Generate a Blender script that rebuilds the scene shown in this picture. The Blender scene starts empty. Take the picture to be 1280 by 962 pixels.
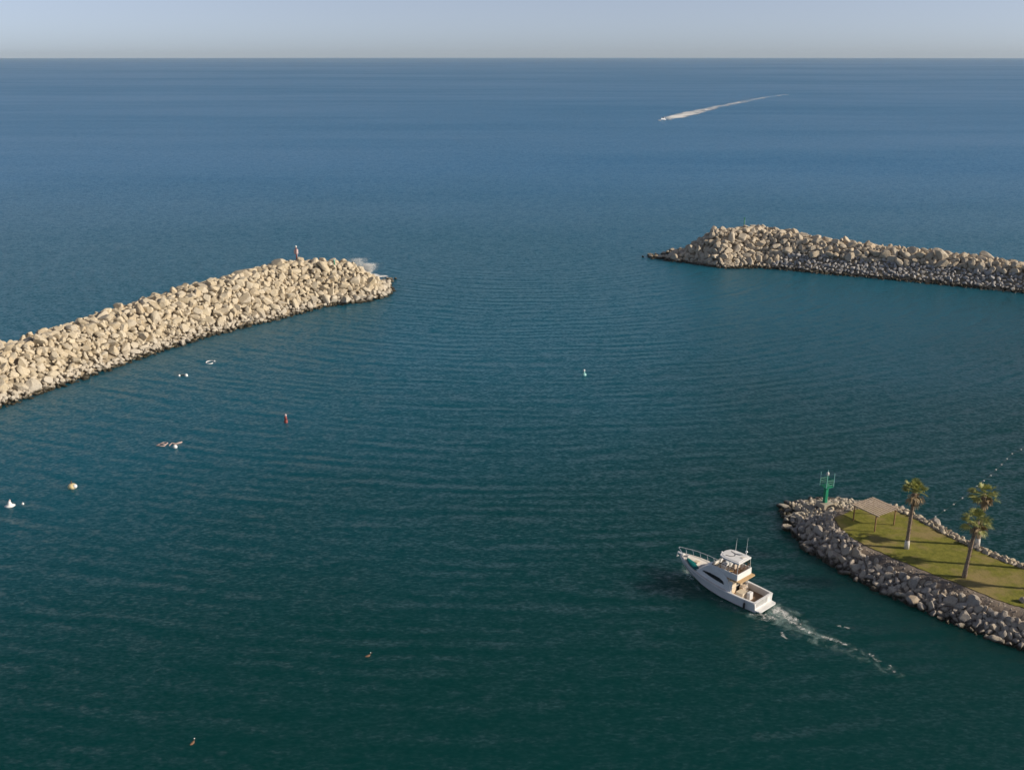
import bpy, bmesh, math, random
import numpy as np
from mathutils import Vector, Matrix, Euler, noise as mnoise

random.seed(7)
rng = np.random.default_rng(7)
S = bpy.context.scene
C = S.collection
PI = math.pi
R = math.radians

# ------------------------------------------------------------------ camera geometry (used to read places off the photograph)
H = 56.0
F = 1250.0
CX, CY = 640.0, 481.0
PITCH = math.atan((CY - (72 - 0.2 / 57.3 * F)) / F)


def at(px, py, z=0.0):
    u = (px - CX) / F
    v = (py - CY) / F
    dy = math.cos(PITCH) - v * math.sin(PITCH)
    dz = -math.sin(PITCH) - v * math.cos(PITCH)
    t = (z - H) / dz
    return Vector((u * t, dy * t, z))


def px_per_m(x, y, z):
    return F / (y * math.cos(PITCH) - (z - H) * math.sin(PITCH))


SUN_EL, SUN_AZ = R(26.5), R(-9)
SUNV = Vector((math.cos(SUN_EL) * math.cos(SUN_AZ), math.cos(SUN_EL) * math.sin(SUN_AZ), math.sin(SUN_EL)))


# ------------------------------------------------------------------ tags
def tag(o, label=None, cat=None, group=None, kind=None):
    if label:
        o['label'] = label
    if cat:
        o['category'] = cat
    if group:
        o['group'] = group
    if kind:
        o['kind'] = kind
    return o


def empty(name, loc, rz=0.0, label=None, cat=None, group=None):
    o = bpy.data.objects.new(name, None)
    o.empty_display_size = 0.3
    C.objects.link(o)
    o.location = loc
    o.rotation_euler = (0, 0, rz)
    return tag(o, label, cat, group)


# ------------------------------------------------------------------ materials
def N(nt, kind, **kw):
    n = nt.nodes.new(kind)
    for k, v in kw.items():
        if k.startswith('i_'):
            n.inputs[k[2:].replace('_', ' ')].default_value = v
        else:
            setattr(n, k, v)
    return n


def new_mat(name):
    m = bpy.data.materials.new(name)
    m.use_nodes = True
    nt = m.node_tree
    b = nt.nodes['Principled BSDF']
    return m, nt, b


def math_node(nt, op, a, b=None, c=None, clamp=False):
    n = nt.nodes.new('ShaderNodeMath')
    n.operation = op
    n.use_clamp = clamp
    for i, x in enumerate((a, b, c)):
        if x is None:
            continue
        if isinstance(x, (int, float)):
            n.inputs[i].default_value = x
        else:
            nt.links.new(x, n.inputs[i])
    return n.outputs[0]


def vmath(nt, op, a, b=None, scale=None):
    n = nt.nodes.new('ShaderNodeVectorMath')
    n.operation = op
    for i, x in enumerate((a, b)):
        if x is None:
            continue
        if isinstance(x, (tuple, list, Vector)):
            n.inputs[i].default_value = tuple(x)
        else:
            nt.links.new(x, n.inputs[i])
    if scale is not None:
        if isinstance(scale, (int, float)):
            n.inputs['Scale'].default_value = scale
        else:
            nt.links.new(scale, n.inputs['Scale'])
    return n.outputs['Value'] if op in ('DOT_PRODUCT', 'LENGTH', 'DISTANCE') else n.outputs['Vector']


def mixc(nt, fac, a, b, blend='MIX'):
    n = nt.nodes.new('ShaderNodeMix')
    n.data_type = 'RGBA'
    n.blend_type = blend
    n.clamp_factor = True
    for sock, x in ((n.inputs[0], fac), (n.inputs[6], a), (n.inputs[7], b)):
        if isinstance(x, (int, float)):
            sock.default_value = x
        elif isinstance(x, tuple):
            sock.default_value = (*x, 1) if len(x) == 3 else x
        else:
            nt.links.new(x, sock)
    return n.outputs[2]


def noise(nt, vec, scale, detail=3, rough=0.5, dist=0.0):
    n = nt.nodes.new('ShaderNodeTexNoise')
    n.inputs['Scale'].default_value = scale
    n.inputs['Detail'].default_value = detail
    n.inputs['Roughness'].default_value = rough
    n.inputs['Distortion'].default_value = dist
    if vec is not None:
        nt.links.new(vec, n.inputs['Vector'])
    return n


def smooth(nt, x, lo, hi, a=0.0, b=1.0):
    n = nt.nodes.new('ShaderNodeMapRange')
    n.interpolation_type = 'SMOOTHSTEP'
    nt.links.new(x, n.inputs['Value'])
    n.inputs['From Min'].default_value = lo
    n.inputs['From Max'].default_value = hi
    n.inputs['To Min'].default_value = a
    n.inputs['To Max'].default_value = b
    return n.outputs['Result']


def bump(nt, bsdf, h, strength, dist):
    b = nt.nodes.new('ShaderNodeBump')
    b.inputs['Strength'].default_value = strength
    b.inputs['Distance'].default_value = dist
    nt.links.new(h, b.inputs['Height'])
    nt.links.new(b.outputs['Normal'], bsdf.inputs['Normal'])


def paint(name, col, rough=0.45, spec=0.5, metal=0.0, var=0.10, scale=1.3, dirt=None):
    """A painted or moulded surface with faint uneven wear."""
    m, nt, b = new_mat(name)
    tc = nt.nodes.new('ShaderNodeTexCoord').outputs['Object']
    n1 = noise(nt, tc, scale, 5, 0.6).outputs['Fac']
    c = mixc(nt, smooth(nt, n1, 0.3, 0.7), tuple(x * (1 - var) for x in col), tuple(min(1, x * (1 + var * 0.5)) for x in col))
    if dirt:
        n2 = noise(nt, tc, scale * 4, 6, 0.65).outputs['Fac']
        c = mixc(nt, smooth(nt, n2, 0.55, 0.75, 0, 0.7), c, dirt)
    nt.links.new(c, b.inputs['Base Color'])
    b.inputs['Roughness'].default_value = rough
    b.inputs['Specular IOR Level'].default_value = spec
    b.inputs['Metallic'].default_value = metal
    return m


def rock_mat(name, cols, bleach=(0.50, 0.46, 0.40), wet_top=0.58, bleach_amt=0.6, bleach_z=(0.9, 2.6), nscale=1.3, pale=(0.64, 0.57, 0.46), stain=(0.22, 0.155, 0.09)):
    m, nt, b = new_mat(name)
    oi = nt.nodes.new('ShaderNodeObjectInfo').outputs['Random']
    ge = nt.nodes.new('ShaderNodeNewGeometry')
    isl = ge.outputs['Random Per Island']
    pos = ge.outputs['Position']
    r = math_node(nt, 'FRACT', math_node(nt, 'ADD', math_node(nt, 'MULTIPLY', oi, 7.31), isl))
    ramp = nt.nodes.new('ShaderNodeValToRGB')
    el = ramp.color_ramp.elements
    while len(el) < len(cols):
        el.new(0.5)
    for i, c in enumerate(cols):
        el[i].position = i / (len(cols) - 1)
        el[i].color = (*c, 1)
    nt.links.new(r, ramp.inputs['Fac'])
    c = ramp.outputs['Color']
    # veins, stains and weathering
    n1 = noise(nt, pos, nscale, 6, 0.62)
    c = mixc(nt, smooth(nt, n1.outputs['Fac'], 0.40, 0.7, 0, 0.5), c, pale, 'MIX')
    n2 = noise(nt, pos, nscale * 2.4, 7, 0.7)
    c = mixc(nt, smooth(nt, n2.outputs['Fac'], 0.52, 0.72, 0, 0.6), c, stain)
    n2b = noise(nt, pos, 9.0, 4, 0.7)
    c = mixc(nt, smooth(nt, n2b.outputs['Fac'], 0.5, 0.75, 0, 0.45), c, (0.16, 0.13, 0.10))
    # salt-bleached band above the tide line, dark weed-covered wet band at it
    sx = nt.nodes.new('ShaderNodeSeparateXYZ')
    nt.links.new(pos, sx.inputs[0])
    n3 = noise(nt, pos, 0.6, 4, 0.6).outputs['Fac']
    zz = math_node(nt, 'ADD', sx.outputs['Z'], math_node(nt, 'MULTIPLY', math_node(nt, 'SUBTRACT', n3, 0.5), 1.6))
    c = mixc(nt, smooth(nt, zz, bleach_z[0], bleach_z[1], bleach_amt, 0.0), c, bleach)
    weed = mixc(nt, smooth(nt, n2.outputs['Fac'], 0.4, 0.6), (0.025, 0.022, 0.013), (0.05, 0.042, 0.022))
    wet = smooth(nt, zz, wet_top - 0.25, wet_top + 0.25, 1.0, 0.0)
    c = mixc(nt, wet, c, weed)
    nt.links.new(c, b.inputs['Base Color'])
    nt.links.new(smooth(nt, zz, wet_top - 0.3, wet_top + 0.3, 0.35, 0.9), b.inputs['Roughness'])
    b.inputs['Specular IOR Level'].default_value = 0.3
    hsum = math_node(nt, 'ADD', n2.outputs['Fac'], math_node(nt, 'MULTIPLY', n2b.outputs['Fac'], 0.4))
    bump(nt, b, hsum, 0.9, 0.16)
    return m


M = {}
M['rock_tan'] = rock_mat('rock_tan', [(0.46, 0.385, 0.265), (0.57, 0.485, 0.345), (0.52, 0.46, 0.365), (0.62, 0.54, 0.405), (0.53, 0.43, 0.285), (0.59, 0.50, 0.365)])
M['rock_far'] = rock_mat('rock_far', [(0.42, 0.345, 0.25), (0.54, 0.455, 0.34), (0.48, 0.42, 0.335), (0.58, 0.50, 0.385), (0.50, 0.40, 0.285)], bleach_amt=0.2)
M['rock_grey'] = rock_mat('rock_grey', [(0.36, 0.355, 0.36), (0.50, 0.48, 0.47), (0.42, 0.41, 0.41), (0.54, 0.50, 0.45), (0.28, 0.28, 0.29), (0.48, 0.42, 0.34)], bleach_amt=0.0, wet_top=0.85, nscale=2, pale=(0.52, 0.50, 0.48), stain=(0.12, 0.105, 0.10))
M['rock_spit'] = rock_mat('rock_spit', [(0.34, 0.315, 0.295), (0.54, 0.46, 0.355), (0.43, 0.39, 0.355), (0.62, 0.53, 0.415), (0.29, 0.27, 0.26), (0.50, 0.40, 0.285), (0.48, 0.44, 0.40)], bleach_amt=0.0, wet_top=0.42, nscale=2.2, pale=(0.50, 0.46, 0.41), stain=(0.12, 0.095, 0.08))

M['gelcoat'] = paint('gelcoat', (0.79, 0.79, 0.785), 0.28, 0.5, var=0.06)
M['deck_white'] = paint('deck_white', (0.72, 0.68, 0.62), 0.6, 0.3, var=0.12, scale=2.0, dirt=(0.55, 0.48, 0.42))
M['cream'] = paint('cream', (0.70, 0.60, 0.46), 0.65, 0.3, var=0.15, scale=3)
M['teak'] = paint('teak', (0.30, 0.20, 0.13), 0.7, 0.3, var=0.25, scale=5)
M['tan_deck'] = paint('tan_deck', (0.50, 0.34, 0.18), 0.7, 0.3, var=0.12, scale=3)
M['dark_glass'] = paint('dark_glass', (0.012, 0.014, 0.020), 0.08, 0.6, var=0.2)
M['black'] = paint('black', (0.02, 0.02, 0.022), 0.5, 0.4, var=0.2)
M['boot_top'] = paint('boot_top', (0.03, 0.035, 0.05), 0.5, 0.4, var=0.2)
M['steel'] = paint('steel', (0.72, 0.72, 0.72), 0.25, 0.5, 0.6, var=0.05)
M['teal'] = paint('teal', (0.0, 0.13, 0.13), 0.45, 0.4, var=0.2, scale=2)
M['upholstery'] = paint('upholstery', (0.62, 0.52, 0.42), 0.7, 0.3, var=0.15, scale=4)
M['brown_seat'] = paint('brown_seat', (0.16, 0.085, 0.05), 0.7, 0.3, var=0.2, scale=4)
M['green_metal'] = paint('green_metal', (0.012, 0.24, 0.13), 0.5, 0.4, var=0.25, scale=3, dirt=(0.06, 0.16, 0.10))
M['red_metal'] = paint('red_metal', (0.30, 0.07, 0.06), 0.55, 0.4, var=0.25, scale=3, dirt=(0.42, 0.26, 0.24))
M['white_paint'] = paint('white_paint', (0.78, 0.76, 0.72), 0.5, 0.4, var=0.15, scale=3, dirt=(0.5, 0.44, 0.36))
M['pink_paint'] = paint('pink_paint', (0.62, 0.48, 0.48), 0.55, 0.4, var=0.2, scale=3)
M['turquoise'] = paint('turquoise', (0.30, 0.58, 0.56), 0.5, 0.4, var=0.15)
M['concrete'] = paint('concrete', (0.42, 0.38, 0.31), 0.9, 0.2, var=0.2, scale=2, dirt=(0.28, 0.23, 0.17))
M['float_white'] = paint('float_white', (0.82, 0.82, 0.80), 0.45, 0.4, var=0.1, scale=3)
M['float_grey'] = paint('float_grey', (0.55, 0.56, 0.55), 0.5, 0.4, var=0.15, scale=3)
M['float_cream'] = paint('float_cream', (0.72, 0.60, 0.34), 0.5, 0.4, var=0.25, scale=4, dirt=(0.35, 0.24, 0.10))
M['float_brown'] = paint('float_brown', (0.20, 0.115, 0.07), 0.7, 0.3, var=0.3, scale=5)
M['frame_pink'] = paint('frame_pink', (0.55, 0.42, 0.38), 0.6, 0.3, var=0.25, scale=5)
M['rope'] = paint('rope', (0.10, 0.12, 0.12), 0.8, 0.2, var=0.2)
M['wood_pale'] = paint('wood_pale', (0.50, 0.40, 0.31), 0.8, 0.2, var=0.22, scale=4, dirt=(0.33, 0.23, 0.17))
M['wood_post'] = paint('wood_post', (0.26, 0.16, 0.08), 0.8, 0.2, var=0.25, scale=4)
M['trunk'] = paint('trunk', (0.31, 0.235, 0.175), 0.9, 0.2, var=0.45, scale=6, dirt=(0.10, 0.07, 0.05))
M['whitewash'] = paint('whitewash', (0.66, 0.62, 0.56), 0.85, 0.2, var=0.15, scale=5, dirt=(0.42, 0.36, 0.30))


def leaf_mat(name, a, b_, trans=0.25):
    m, nt, b = new_mat(name)
    ge = nt.nodes.new('ShaderNodeNewGeometry')
    n = noise(nt, ge.outputs['Position'], 2.5, 3)
    r = math_node(nt, 'ADD', math_node(nt, 'MULTIPLY', ge.outputs['Random Per Island'], 0.7), math_node(nt, 'MULTIPLY', n.outputs['Fac'], 0.3))
    c = mixc(nt, r, a, b_)
    nt.links.new(c, b.inputs['Base Color'])
    b.inputs['Roughness'].default_value = 0.55
    tr = nt.nodes.new('ShaderNodeBsdfTranslucent')
    nt.links.new(c, tr.inputs['Color'])
    mx = nt.nodes.new('ShaderNodeMixShader')
    mx.inputs[0].default_value = trans
    nt.links.new(b.outputs[0], mx.inputs[1])
    nt.links.new(tr.outputs[0], mx.inputs[2])
    nt.links.new(mx.outputs[0], nt.nodes['Material Output'].inputs['Surface'])
    return m


M['frond'] = leaf_mat('frond', (0.15, 0.19, 0.035), (0.48, 0.47, 0.16))
M['dead_frond'] = leaf_mat('dead_frond', (0.25, 0.17, 0.08), (0.42, 0.31, 0.17), 0.15)

# lawn
m, nt, b = new_mat('lawn_grass')
pos = nt.nodes.new('ShaderNodeNewGeometry').outputs['Position']
n1 = noise(nt, pos, 0.28, 4, 0.6).outputs['Fac']
n2 = noise(nt, pos, 1.6, 6, 0.7).outputs['Fac']
n3 = noise(nt, pos, 9.0, 4, 0.7).outputs['Fac']
c = mixc(nt, smooth(nt, n2, 0.3, 0.7), (0.135, 0.145, 0.022), (0.25, 0.235, 0.045))
c = mixc(nt, smooth(nt, n1, 0.43, 0.64, 0, 0.85), c, (0.31, 0.235, 0.105))
c = mixc(nt, smooth(nt, n3, 0.45, 0.75, 0, 0.5), c, (0.07, 0.075, 0.014))
nt.links.new(c, b.inputs['Base Color'])
b.inputs['Roughness'].default_value = 0.9
b.inputs['Specular IOR Level'].default_value = 0.15
bump(nt, b, math_node(nt, 'ADD', n3, n2), 0.8, 0.06)
M['lawn'] = m

# gravel and earth of the headland
m, nt, b = new_mat('gravel_earth')
pos = nt.nodes.new('ShaderNodeNewGeometry').outputs['Position']
n1 = noise(nt, pos, 0.5, 5, 0.6).outputs['Fac']
n3 = noise(nt, pos, 5.0, 6, 0.75).outputs['Fac']
c = mixc(nt, smooth(nt, n1, 0.35, 0.65), (0.19, 0.165, 0.15), (0.30, 0.24, 0.185))
c = mixc(nt, smooth(nt, n3, 0.45, 0.7, 0, 0.7), c, (0.11, 0.095, 0.085))
nt.links.new(c, b.inputs['Base Color'])
b.inputs['Roughness'].default_value = 0.95
b.inputs['Specular IOR Level'].default_value = 0.15
bump(nt, b, n3, 1.0, 0.12)
M['gravel'] = m

# core of the breakwaters: dark small rubble in the gaps
m, nt, b = new_mat('rubble_core')
pos = nt.nodes.new('ShaderNodeNewGeometry').outputs['Position']
n3 = noise(nt, pos, 2.0, 6, 0.75).outputs['Fac']
c = mixc(nt, smooth(nt, n3, 0.35, 0.7), (0.28, 0.23, 0.16), (0.46, 0.385, 0.28))
nt.links.new(c, b.inputs['Base Color'])
b.inputs['Roughness'].default_value = 0.95
bump(nt, b, n3, 1.0, 0.3)
M['core'] = m


def foam_mat(name, scale, col=(0.80, 0.80, 0.78), stretch=(1, 1, 1), rot=0.0, soft=0.10, amax=1.0):
    m, nt, b = new_mat(name)
    pos = nt.nodes.new('ShaderNodeNewGeometry').outputs['Position']
    mp = nt.nodes.new('ShaderNodeMapping')
    mp.vector_type = 'TEXTURE'
    mp.inputs['Rotation'].default_value = (0, 0, rot)
    mp.inputs['Scale'].default_value = stretch
    nt.links.new(pos, mp.inputs['Vector'])
    at_ = nt.nodes.new('ShaderNodeAttribute')
    at_.attribute_name = 'foam'
    n = noise(nt, mp.outputs[0], scale, 8, 0.72, 0.6).outputs['Fac']
    v = math_node(nt, 'ADD', n, math_node(nt, 'SUBTRACT', at_.outputs['Fac'], 1.0))
    a = smooth(nt, v, 0.0 - soft * 0.2, soft, 0.0, amax)
    b.inputs['Base Color'].default_value = (*col, 1)
    b.inputs['Roughness'].default_value = 0.8
    nt.links.new(a, b.inputs['Alpha'])
    return m


# ------------------------------------------------------------------ mesh builder
class MB:
    def __init__(self):
        self.v, self.f, self.mi = [], [], []
        self.mats = []
        self.cur = 0

    def mat(self, m):
        if m not in self.mats:
            self.mats.append(m)
        self.cur = self.mats.index(m)
        return self

    def add(self, vs, fs):
        o = len(self.v)
        self.v += [tuple(p) for p in vs]
        self.f += [tuple(i + o for i in f) for f in fs]
        self.mi += [self.cur] * len(fs)
        return self

    def box(self, c, s, rz=0.0, M4=None):
        x, y, z = (k / 2 for k in s)
        vs = [Vector((a, b_, d)) for d in (-z, z) for (a, b_) in ((-x, -y), (x, -y), (x, y), (-x, y))]
        rot = Matrix.Rotation(rz, 3, 'Z')
        vs = [(M4 @ p if M4 else rot @ p) + Vector(c) for p in vs]
        return self.add(vs, [(0, 3, 2, 1), (4, 5, 6, 7), (0, 1, 5, 4), (1, 2, 6, 5), (2, 3, 7, 6), (3, 0, 4, 7)])

    def tube(self, pts, r, n=8, cap=True):
        pts = [Vector(p) for p in pts]
        rs = r if isinstance(r, (list, tuple)) else [r] * len(pts)
        vs, fs = [], []
        for i, p in enumerate(pts):
            d = (pts[min(i + 1, len(pts) - 1)] - pts[max(i - 1, 0)]).normalized()
            a = d.cross(Vector((0, 0, 1)) if abs(d.z) < 0.95 else Vector((1, 0, 0))).normalized()
            b_ = d.cross(a)
            for k in range(n):
                t = 2 * PI * k / n
                vs.append(p + rs[i] * (math.cos(t) * a + math.sin(t) * b_))
        for i in range(len(pts) - 1):
            for k in range(n):
                k2 = (k + 1) % n
                fs.append((i * n + k, (i + 1) * n + k, (i + 1) * n + k2, i * n + k2))
        if cap:
            fs.append(tuple(range(n)))
            fs.append(tuple((len(pts) - 1) * n + k for k in range(n - 1, -1, -1)))
        return self.add(vs, fs)

    def lathe(self, prof, c=(0, 0, 0), n=14):
        c = Vector(c)
        vs, fs = [], []
        for (r, z) in prof:
            for k in range(n):
                t = 2 * PI * k / n
                vs.append(c + Vector((r * math.cos(t), r * math.sin(t), z)))
        for i in range(len(prof) - 1):
            for k in range(n):
                k2 = (k + 1) % n
                fs.append((i * n + k, i * n + k2, (i + 1) * n + k2, (i + 1) * n + k))
        fs.append(tuple(range(n - 1, -1, -1)))
        fs.append(tuple((len(prof) - 1) * n + k for k in range(n)))
        return self.add(vs, fs)

    def ball(self, c, r, n=12, squash=1.0):
        prof = [(r * math.sin(t), -r * squash * math.cos(t)) for t in np.linspace(0.12, PI - 0.12, 9)]
        return self.lathe(prof, c, n)

    def prism(self, poly, z0, z1):
        n = len(poly)
        vs = [(p[0], p[1], z0) for p in poly] + [(p[0], p[1], z1) for p in poly]
        fs = [tuple(range(n - 1, -1, -1)), tuple(range(n, 2 * n))] + [(i, (i + 1) % n, n + (i + 1) % n, n + i) for i in range(n)]
        return self.add(vs, fs)

    def slab_y(self, prof, y0, y1):
        """A side profile (x, z) given thickness between y0 and y1."""
        n = len(prof)
        vs = [(p[0], y0, p[1]) for p in prof] + [(p[0], y1, p[1]) for p in prof]
        fs = [tuple(range(n)), tuple(range(2 * n - 1, n - 1, -1))] + [(i, n + i, n + (i + 1) % n, (i + 1) % n) for i in range(n)]
        return self.add(vs, fs)

    def build(self, name, mat=None, parent=None, smooth_=False, bevel=0.0, bseg=2):
        me = bpy.data.meshes.new(name)
        me.from_pydata(self.v, [], self.f)
        for mm in (self.mats or [mat]):
            me.materials.append(mm)
        if self.mats:
            me.polygons.foreach_set('material_index', self.mi)
        bm = bmesh.new()
        bm.from_mesh(me)
        bmesh.ops.recalc_face_normals(bm, faces=bm.faces)
        bm.to_mesh(me)
        bm.free()
        o = bpy.data.objects.new(name, me)
        C.objects.link(o)
        if parent:
            o.parent = parent
        if bevel:
            md = o.modifiers.new('bevel', 'BEVEL')
            md.width = bevel
            md.segments = bseg
            md.limit_method = 'ANGLE'
            md.angle_limit = R(40)
        if smooth_:
            me.polygons.foreach_set('use_smooth', [True] * len(me.polygons))
            if bevel:
                me.set_sharp_from_angle(angle=R(45))
        return o


def np_mesh(name, v, f, mat, smooth_=True, attr=None, mi=None):
    """v: n x 3 array, f: m x 3 or m x 4 array."""
    me = bpy.data.meshes.new(name)
    k = f.shape[1]
    me.vertices.add(len(v))
    me.vertices.foreach_set('co', v.astype(np.float32).ravel())
    me.loops.add(f.size)
    me.loops.foreach_set('vertex_index', f.astype(np.int32).ravel())
    me.polygons.add(len(f))
    me.polygons.foreach_set('loop_start', np.arange(0, f.size, k, dtype=np.int32))
    for mm in (mat if isinstance(mat, list) else [mat]):
        me.materials.append(mm)
    if mi is not None:
        me.polygons.foreach_set('material_index', mi.astype(np.int32))
    me.update(calc_edges=True)
    me.polygons.foreach_set('use_smooth', [smooth_] * len(f))
    if attr:
        for an, vals in attr.items():
            a = me.attributes.new(an, 'FLOAT', 'POINT')
            a.data.foreach_set('value', np.asarray(vals, dtype=np.float32))
    return me


def link(name, me, parent=None):
    o = bpy.data.objects.new(name, me)
    C.objects.link(o)
    if parent:
        o.parent = parent
    return o


# ------------------------------------------------------------------ 2-D helpers
def seg_dist(P, poly, closed=False):
    """distance, nearest parameter (segment + t) from points P (n,2) to polyline."""
    A = np.asarray(poly, float)
    B = np.roll(A, -1, 0) if closed else A[1:]
    if not closed:
        A = A[:-1]
    best = np.full(len(P), 1e9)
    par = np.zeros(len(P))
    for i in range(len(A)):
        d = B[i] - A[i]
        t = np.clip(((P - A[i]) @ d) / (d @ d), 0, 1)
        q = A[i] + t[:, None] * d
        dist = np.hypot(*(P - q).T)
        w = dist < best
        best[w] = dist[w]
        par[w] = i + t[w]
    return best, par


def inside(P, poly):
    A = np.asarray(poly, float)
    x, y = P[:, 0], P[:, 1]
    r = np.zeros(len(P), bool)
    j = len(A) - 1
    for i in range(len(A)):
        cond = ((A[i, 1] > y) != (A[j, 1] > y)) & (x < (A[j, 0] - A[i, 0]) * (y - A[i, 1]) / (A[j, 1] - A[i, 1] + 1e-12) + A[i, 0])
        r ^= cond
        j = i
    return r


def fbm(x, y, s, seed=0.0, octv=4):
    return mnoise.fractal(Vector((x * s + seed, y * s - seed, seed)), 1.0, 2.0, octv)


# ------------------------------------------------------------------ rocks
def ico(sub):
    bm = bmesh.new()
    bmesh.ops.create_icosphere(bm, subdivisions=sub, radius=1.0)
    v = np.array([p.co[:] for p in bm.verts])
    f = np.array([[q.index for q in p.verts] for p in bm.faces])
    bm.free()
    return v, f


ICO = {2: ico(2), 3: ico(3)}


def rock_shape(seed, sub, blocky=1.0):
    rg = np.random.default_rng(seed)
    v, f = ICO[sub]
    v = v.copy()
    if seed % 5 < 3:      # quarried blocks: squarer to begin with
        v = np.sign(v) * np.abs(v) ** 0.62
        v /= np.linalg.norm(v, axis=1).mean()
    n_pl = rg.integers(9, 15)
    nrm = rg.normal(size=(n_pl, 3))
    nrm /= np.linalg.norm(nrm, axis=1)[:, None]
    for k in range(n_pl):
        d = rg.uniform(0.50, 0.84)
        ex = v @ nrm[k] - d
        w = ex > 0
        v[w] -= np.outer(ex[w], nrm[k]) * 0.96 * blocky
    off = rg.uniform(0, 100, 3)
    for i in range(len(v)):
        q = Vector(v[i] * 1.6 + off)
        q2 = Vector(v[i] * 4.0 + off)
        v[i] *= 1 + 0.07 * mnoise.noise(q) + 0.04 * mnoise.noise(q2)
    v *= np.array([rg.uniform(1.05, 1.45), rg.uniform(0.8, 1.05), rg.uniform(0.62, 0.9)])
    v -= (v.max(0) + v.min(0)) / 2
    v /= np.linalg.norm(v, axis=1).mean()
    return v, f


SH_HI = [rock_shape(100 + i, 3) for i in range(26)]
SH_LO = [rock_shape(300 + i, 2) for i in range(22)]


def pack(cands, sizes_fn, tight=0.86, passes=(1.0,)):
    """Dart throwing: candidate points (n,2) with a wanted radius each; returns kept [(x,y,r)]."""
    cell = 2.2
    grid = {}
    out = []
    for scale in passes:
        order = rng.permutation(len(cands))
        for i in order:
            x, y = cands[i]
            r = sizes_fn[i] * scale * rng.uniform(0.78, 1.22)
            gx, gy = int(x // cell), int(y // cell)
            ok = True
            for ax in (gx - 1, gx, gx + 1):
                for ay in (gy - 1, gy, gy + 1):
                    for (qx, qy, qr) in grid.get((ax, ay), ()):
                        if (qx - x) ** 2 + (qy - y) ** 2 < (tight * (qr + r)) ** 2:
                            ok = False
                            break
                    if not ok:
                        break
                if not ok:
                    break
            if ok:
                grid.setdefault((gx, gy), []).append((x, y, r))
                out.append((x, y, r))
    return out


def rock_rot(nx, ny, tilt=0.45):
    nrm = Vector((nx, ny, 1)).normalized()
    q = Vector((0, 0, 1)).rotation_difference(nrm)
    e = Euler((rng.normal() * tilt, rng.normal() * tilt, rng.uniform(0, 2 * PI))).to_quaternion()
    return q @ e


ALL = []     # every rock: dict(x,y,z,r,rot,mat,place)


def place_rocks(lst, hfun, mat_fn, place, sink=0.22, tilt=0.45):
    """hfun takes an (n, 2) array of points and returns heights."""
    if not len(lst):
        return
    A = np.array([[q[0], q[1]] for q in lst])
    e = 0.6
    h0 = hfun(A)
    gx = -(hfun(A + [e, 0]) - hfun(A - [e, 0])) / (2 * e)
    gy = -(hfun(A + [0, e]) - hfun(A - [0, e])) / (2 * e)
    for i, (x, y, r) in enumerate(lst):
        z = float(h0[i]) + r * rng.uniform(sink - 0.12, sink + 0.18)
        ALL.append(dict(x=x, y=y, z=z, r=r, rot=rock_rot(gx[i], gy[i], tilt), mat=mat_fn(x, y, z, r), place=place))


# ------------------------------------------------------------------ breakwaters
def solve_crest(px, water, slope, cw):
    """height of the crest seen at pixel px, for a mound of that slope and crest width above the waterline polyline."""
    lo, hi = 1.0, 14.0
    W = np.array([[p.x, p.y] for p in water])
    for _ in range(40):
        z = (lo + hi) / 2
        p = at(*px, z)
        D = seg_dist(np.array([[p.x, p.y]]), W)[0][0]
        if D > slope * z + cw:
            lo = z
        else:
            hi = z
    p = at(*px, z)
    # back to the middle of the crest
    best = None
    W2 = W
    d = 1e9
    for i in range(len(W2) - 1):
        a, b_ = W2[i], W2[i + 1]
        t = np.clip(((np.array([p.x, p.y]) - a) @ (b_ - a)) / ((b_ - a) @ (b_ - a)), 0, 1)
        q = a + t * (b_ - a)
        dd = np.hypot(*(np.array([p.x, p.y]) - q))
        if dd < d:
            d, best = dd, q
    dirv = Vector((p.x - best[0], p.y - best[1])).normalized()
    return Vector((p.x - dirv.x * cw / 2, p.y - dirv.y * cw / 2, z))


SL = 1.45
lw = [at(-60, 536), at(0, 513), at(100, 477), at(200, 442), at(300, 410), at(380, 394), at(440, 376)]
l_st = [solve_crest(p, lw, SL, 5.0) for p in ((0, 430), (100, 398), (200, 366), (300, 339), (350, 325))]
d0 = l_st[0] - l_st[1]
l_axis = [l_st[0] + d0 * 2.2] + l_st
dl = (l_st[-1] - l_st[-3])
dl.z = 0
dl.normalize()
tip = at(424, 345, 4.0)
l_axis.append(Vector((tip.x, tip.y, l_st[-1].z * 0.86)))

rw = [at(840, 328), at(900, 332), at(960, 336), at(1030, 344), at(1150, 354), at(1280, 368), at(1400, 381)]
r_st = [solve_crest(p, rw, SL, 5.0) for p in ((950, 282), (1030, 297), (1120, 308), (1200, 317), (1280, 328))]
dr = r_st[-1] - r_st[-2]
r_axis = [r_st[-1] + dr * 1.5] + r_st[::-1]
tipr = at(893, 300, 5.5)
r_axis.append(Vector((tipr.x, tipr.y, r_st[0].z * 0.92)))
tip2 = at(848, 318, 1.4)
r_axis.append(Vector((tip2.x, tip2.y, 1.7)))
print('left crest', [tuple(round(k, 1) for k in p) for p in l_axis])
print('right crest', [tuple(round(k, 1) for k in p) for p in r_axis])


def mound(axis, cw, slope, drop=0.75):
    A = np.array([[p.x, p.y] for p in axis])
    Z = np.array([p.z for p in axis]) - drop

    def h_arr(P):
        d, par = seg_dist(P, A)
        zc = np.interp(par, np.arange(len(Z)), Z)
        return zc - np.maximum(0, d - cw / 2) / slope
    cache = {}

    def h(x, y):
        k = (round(x, 2), round(y, 2))
        if k not in cache:
            cache[k] = float(h_arr(np.array([[x, y]]))[0]) + 0.25 * fbm(x, y, 0.22, 3.1)
        return cache[k]
    return h, h_arr


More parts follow.
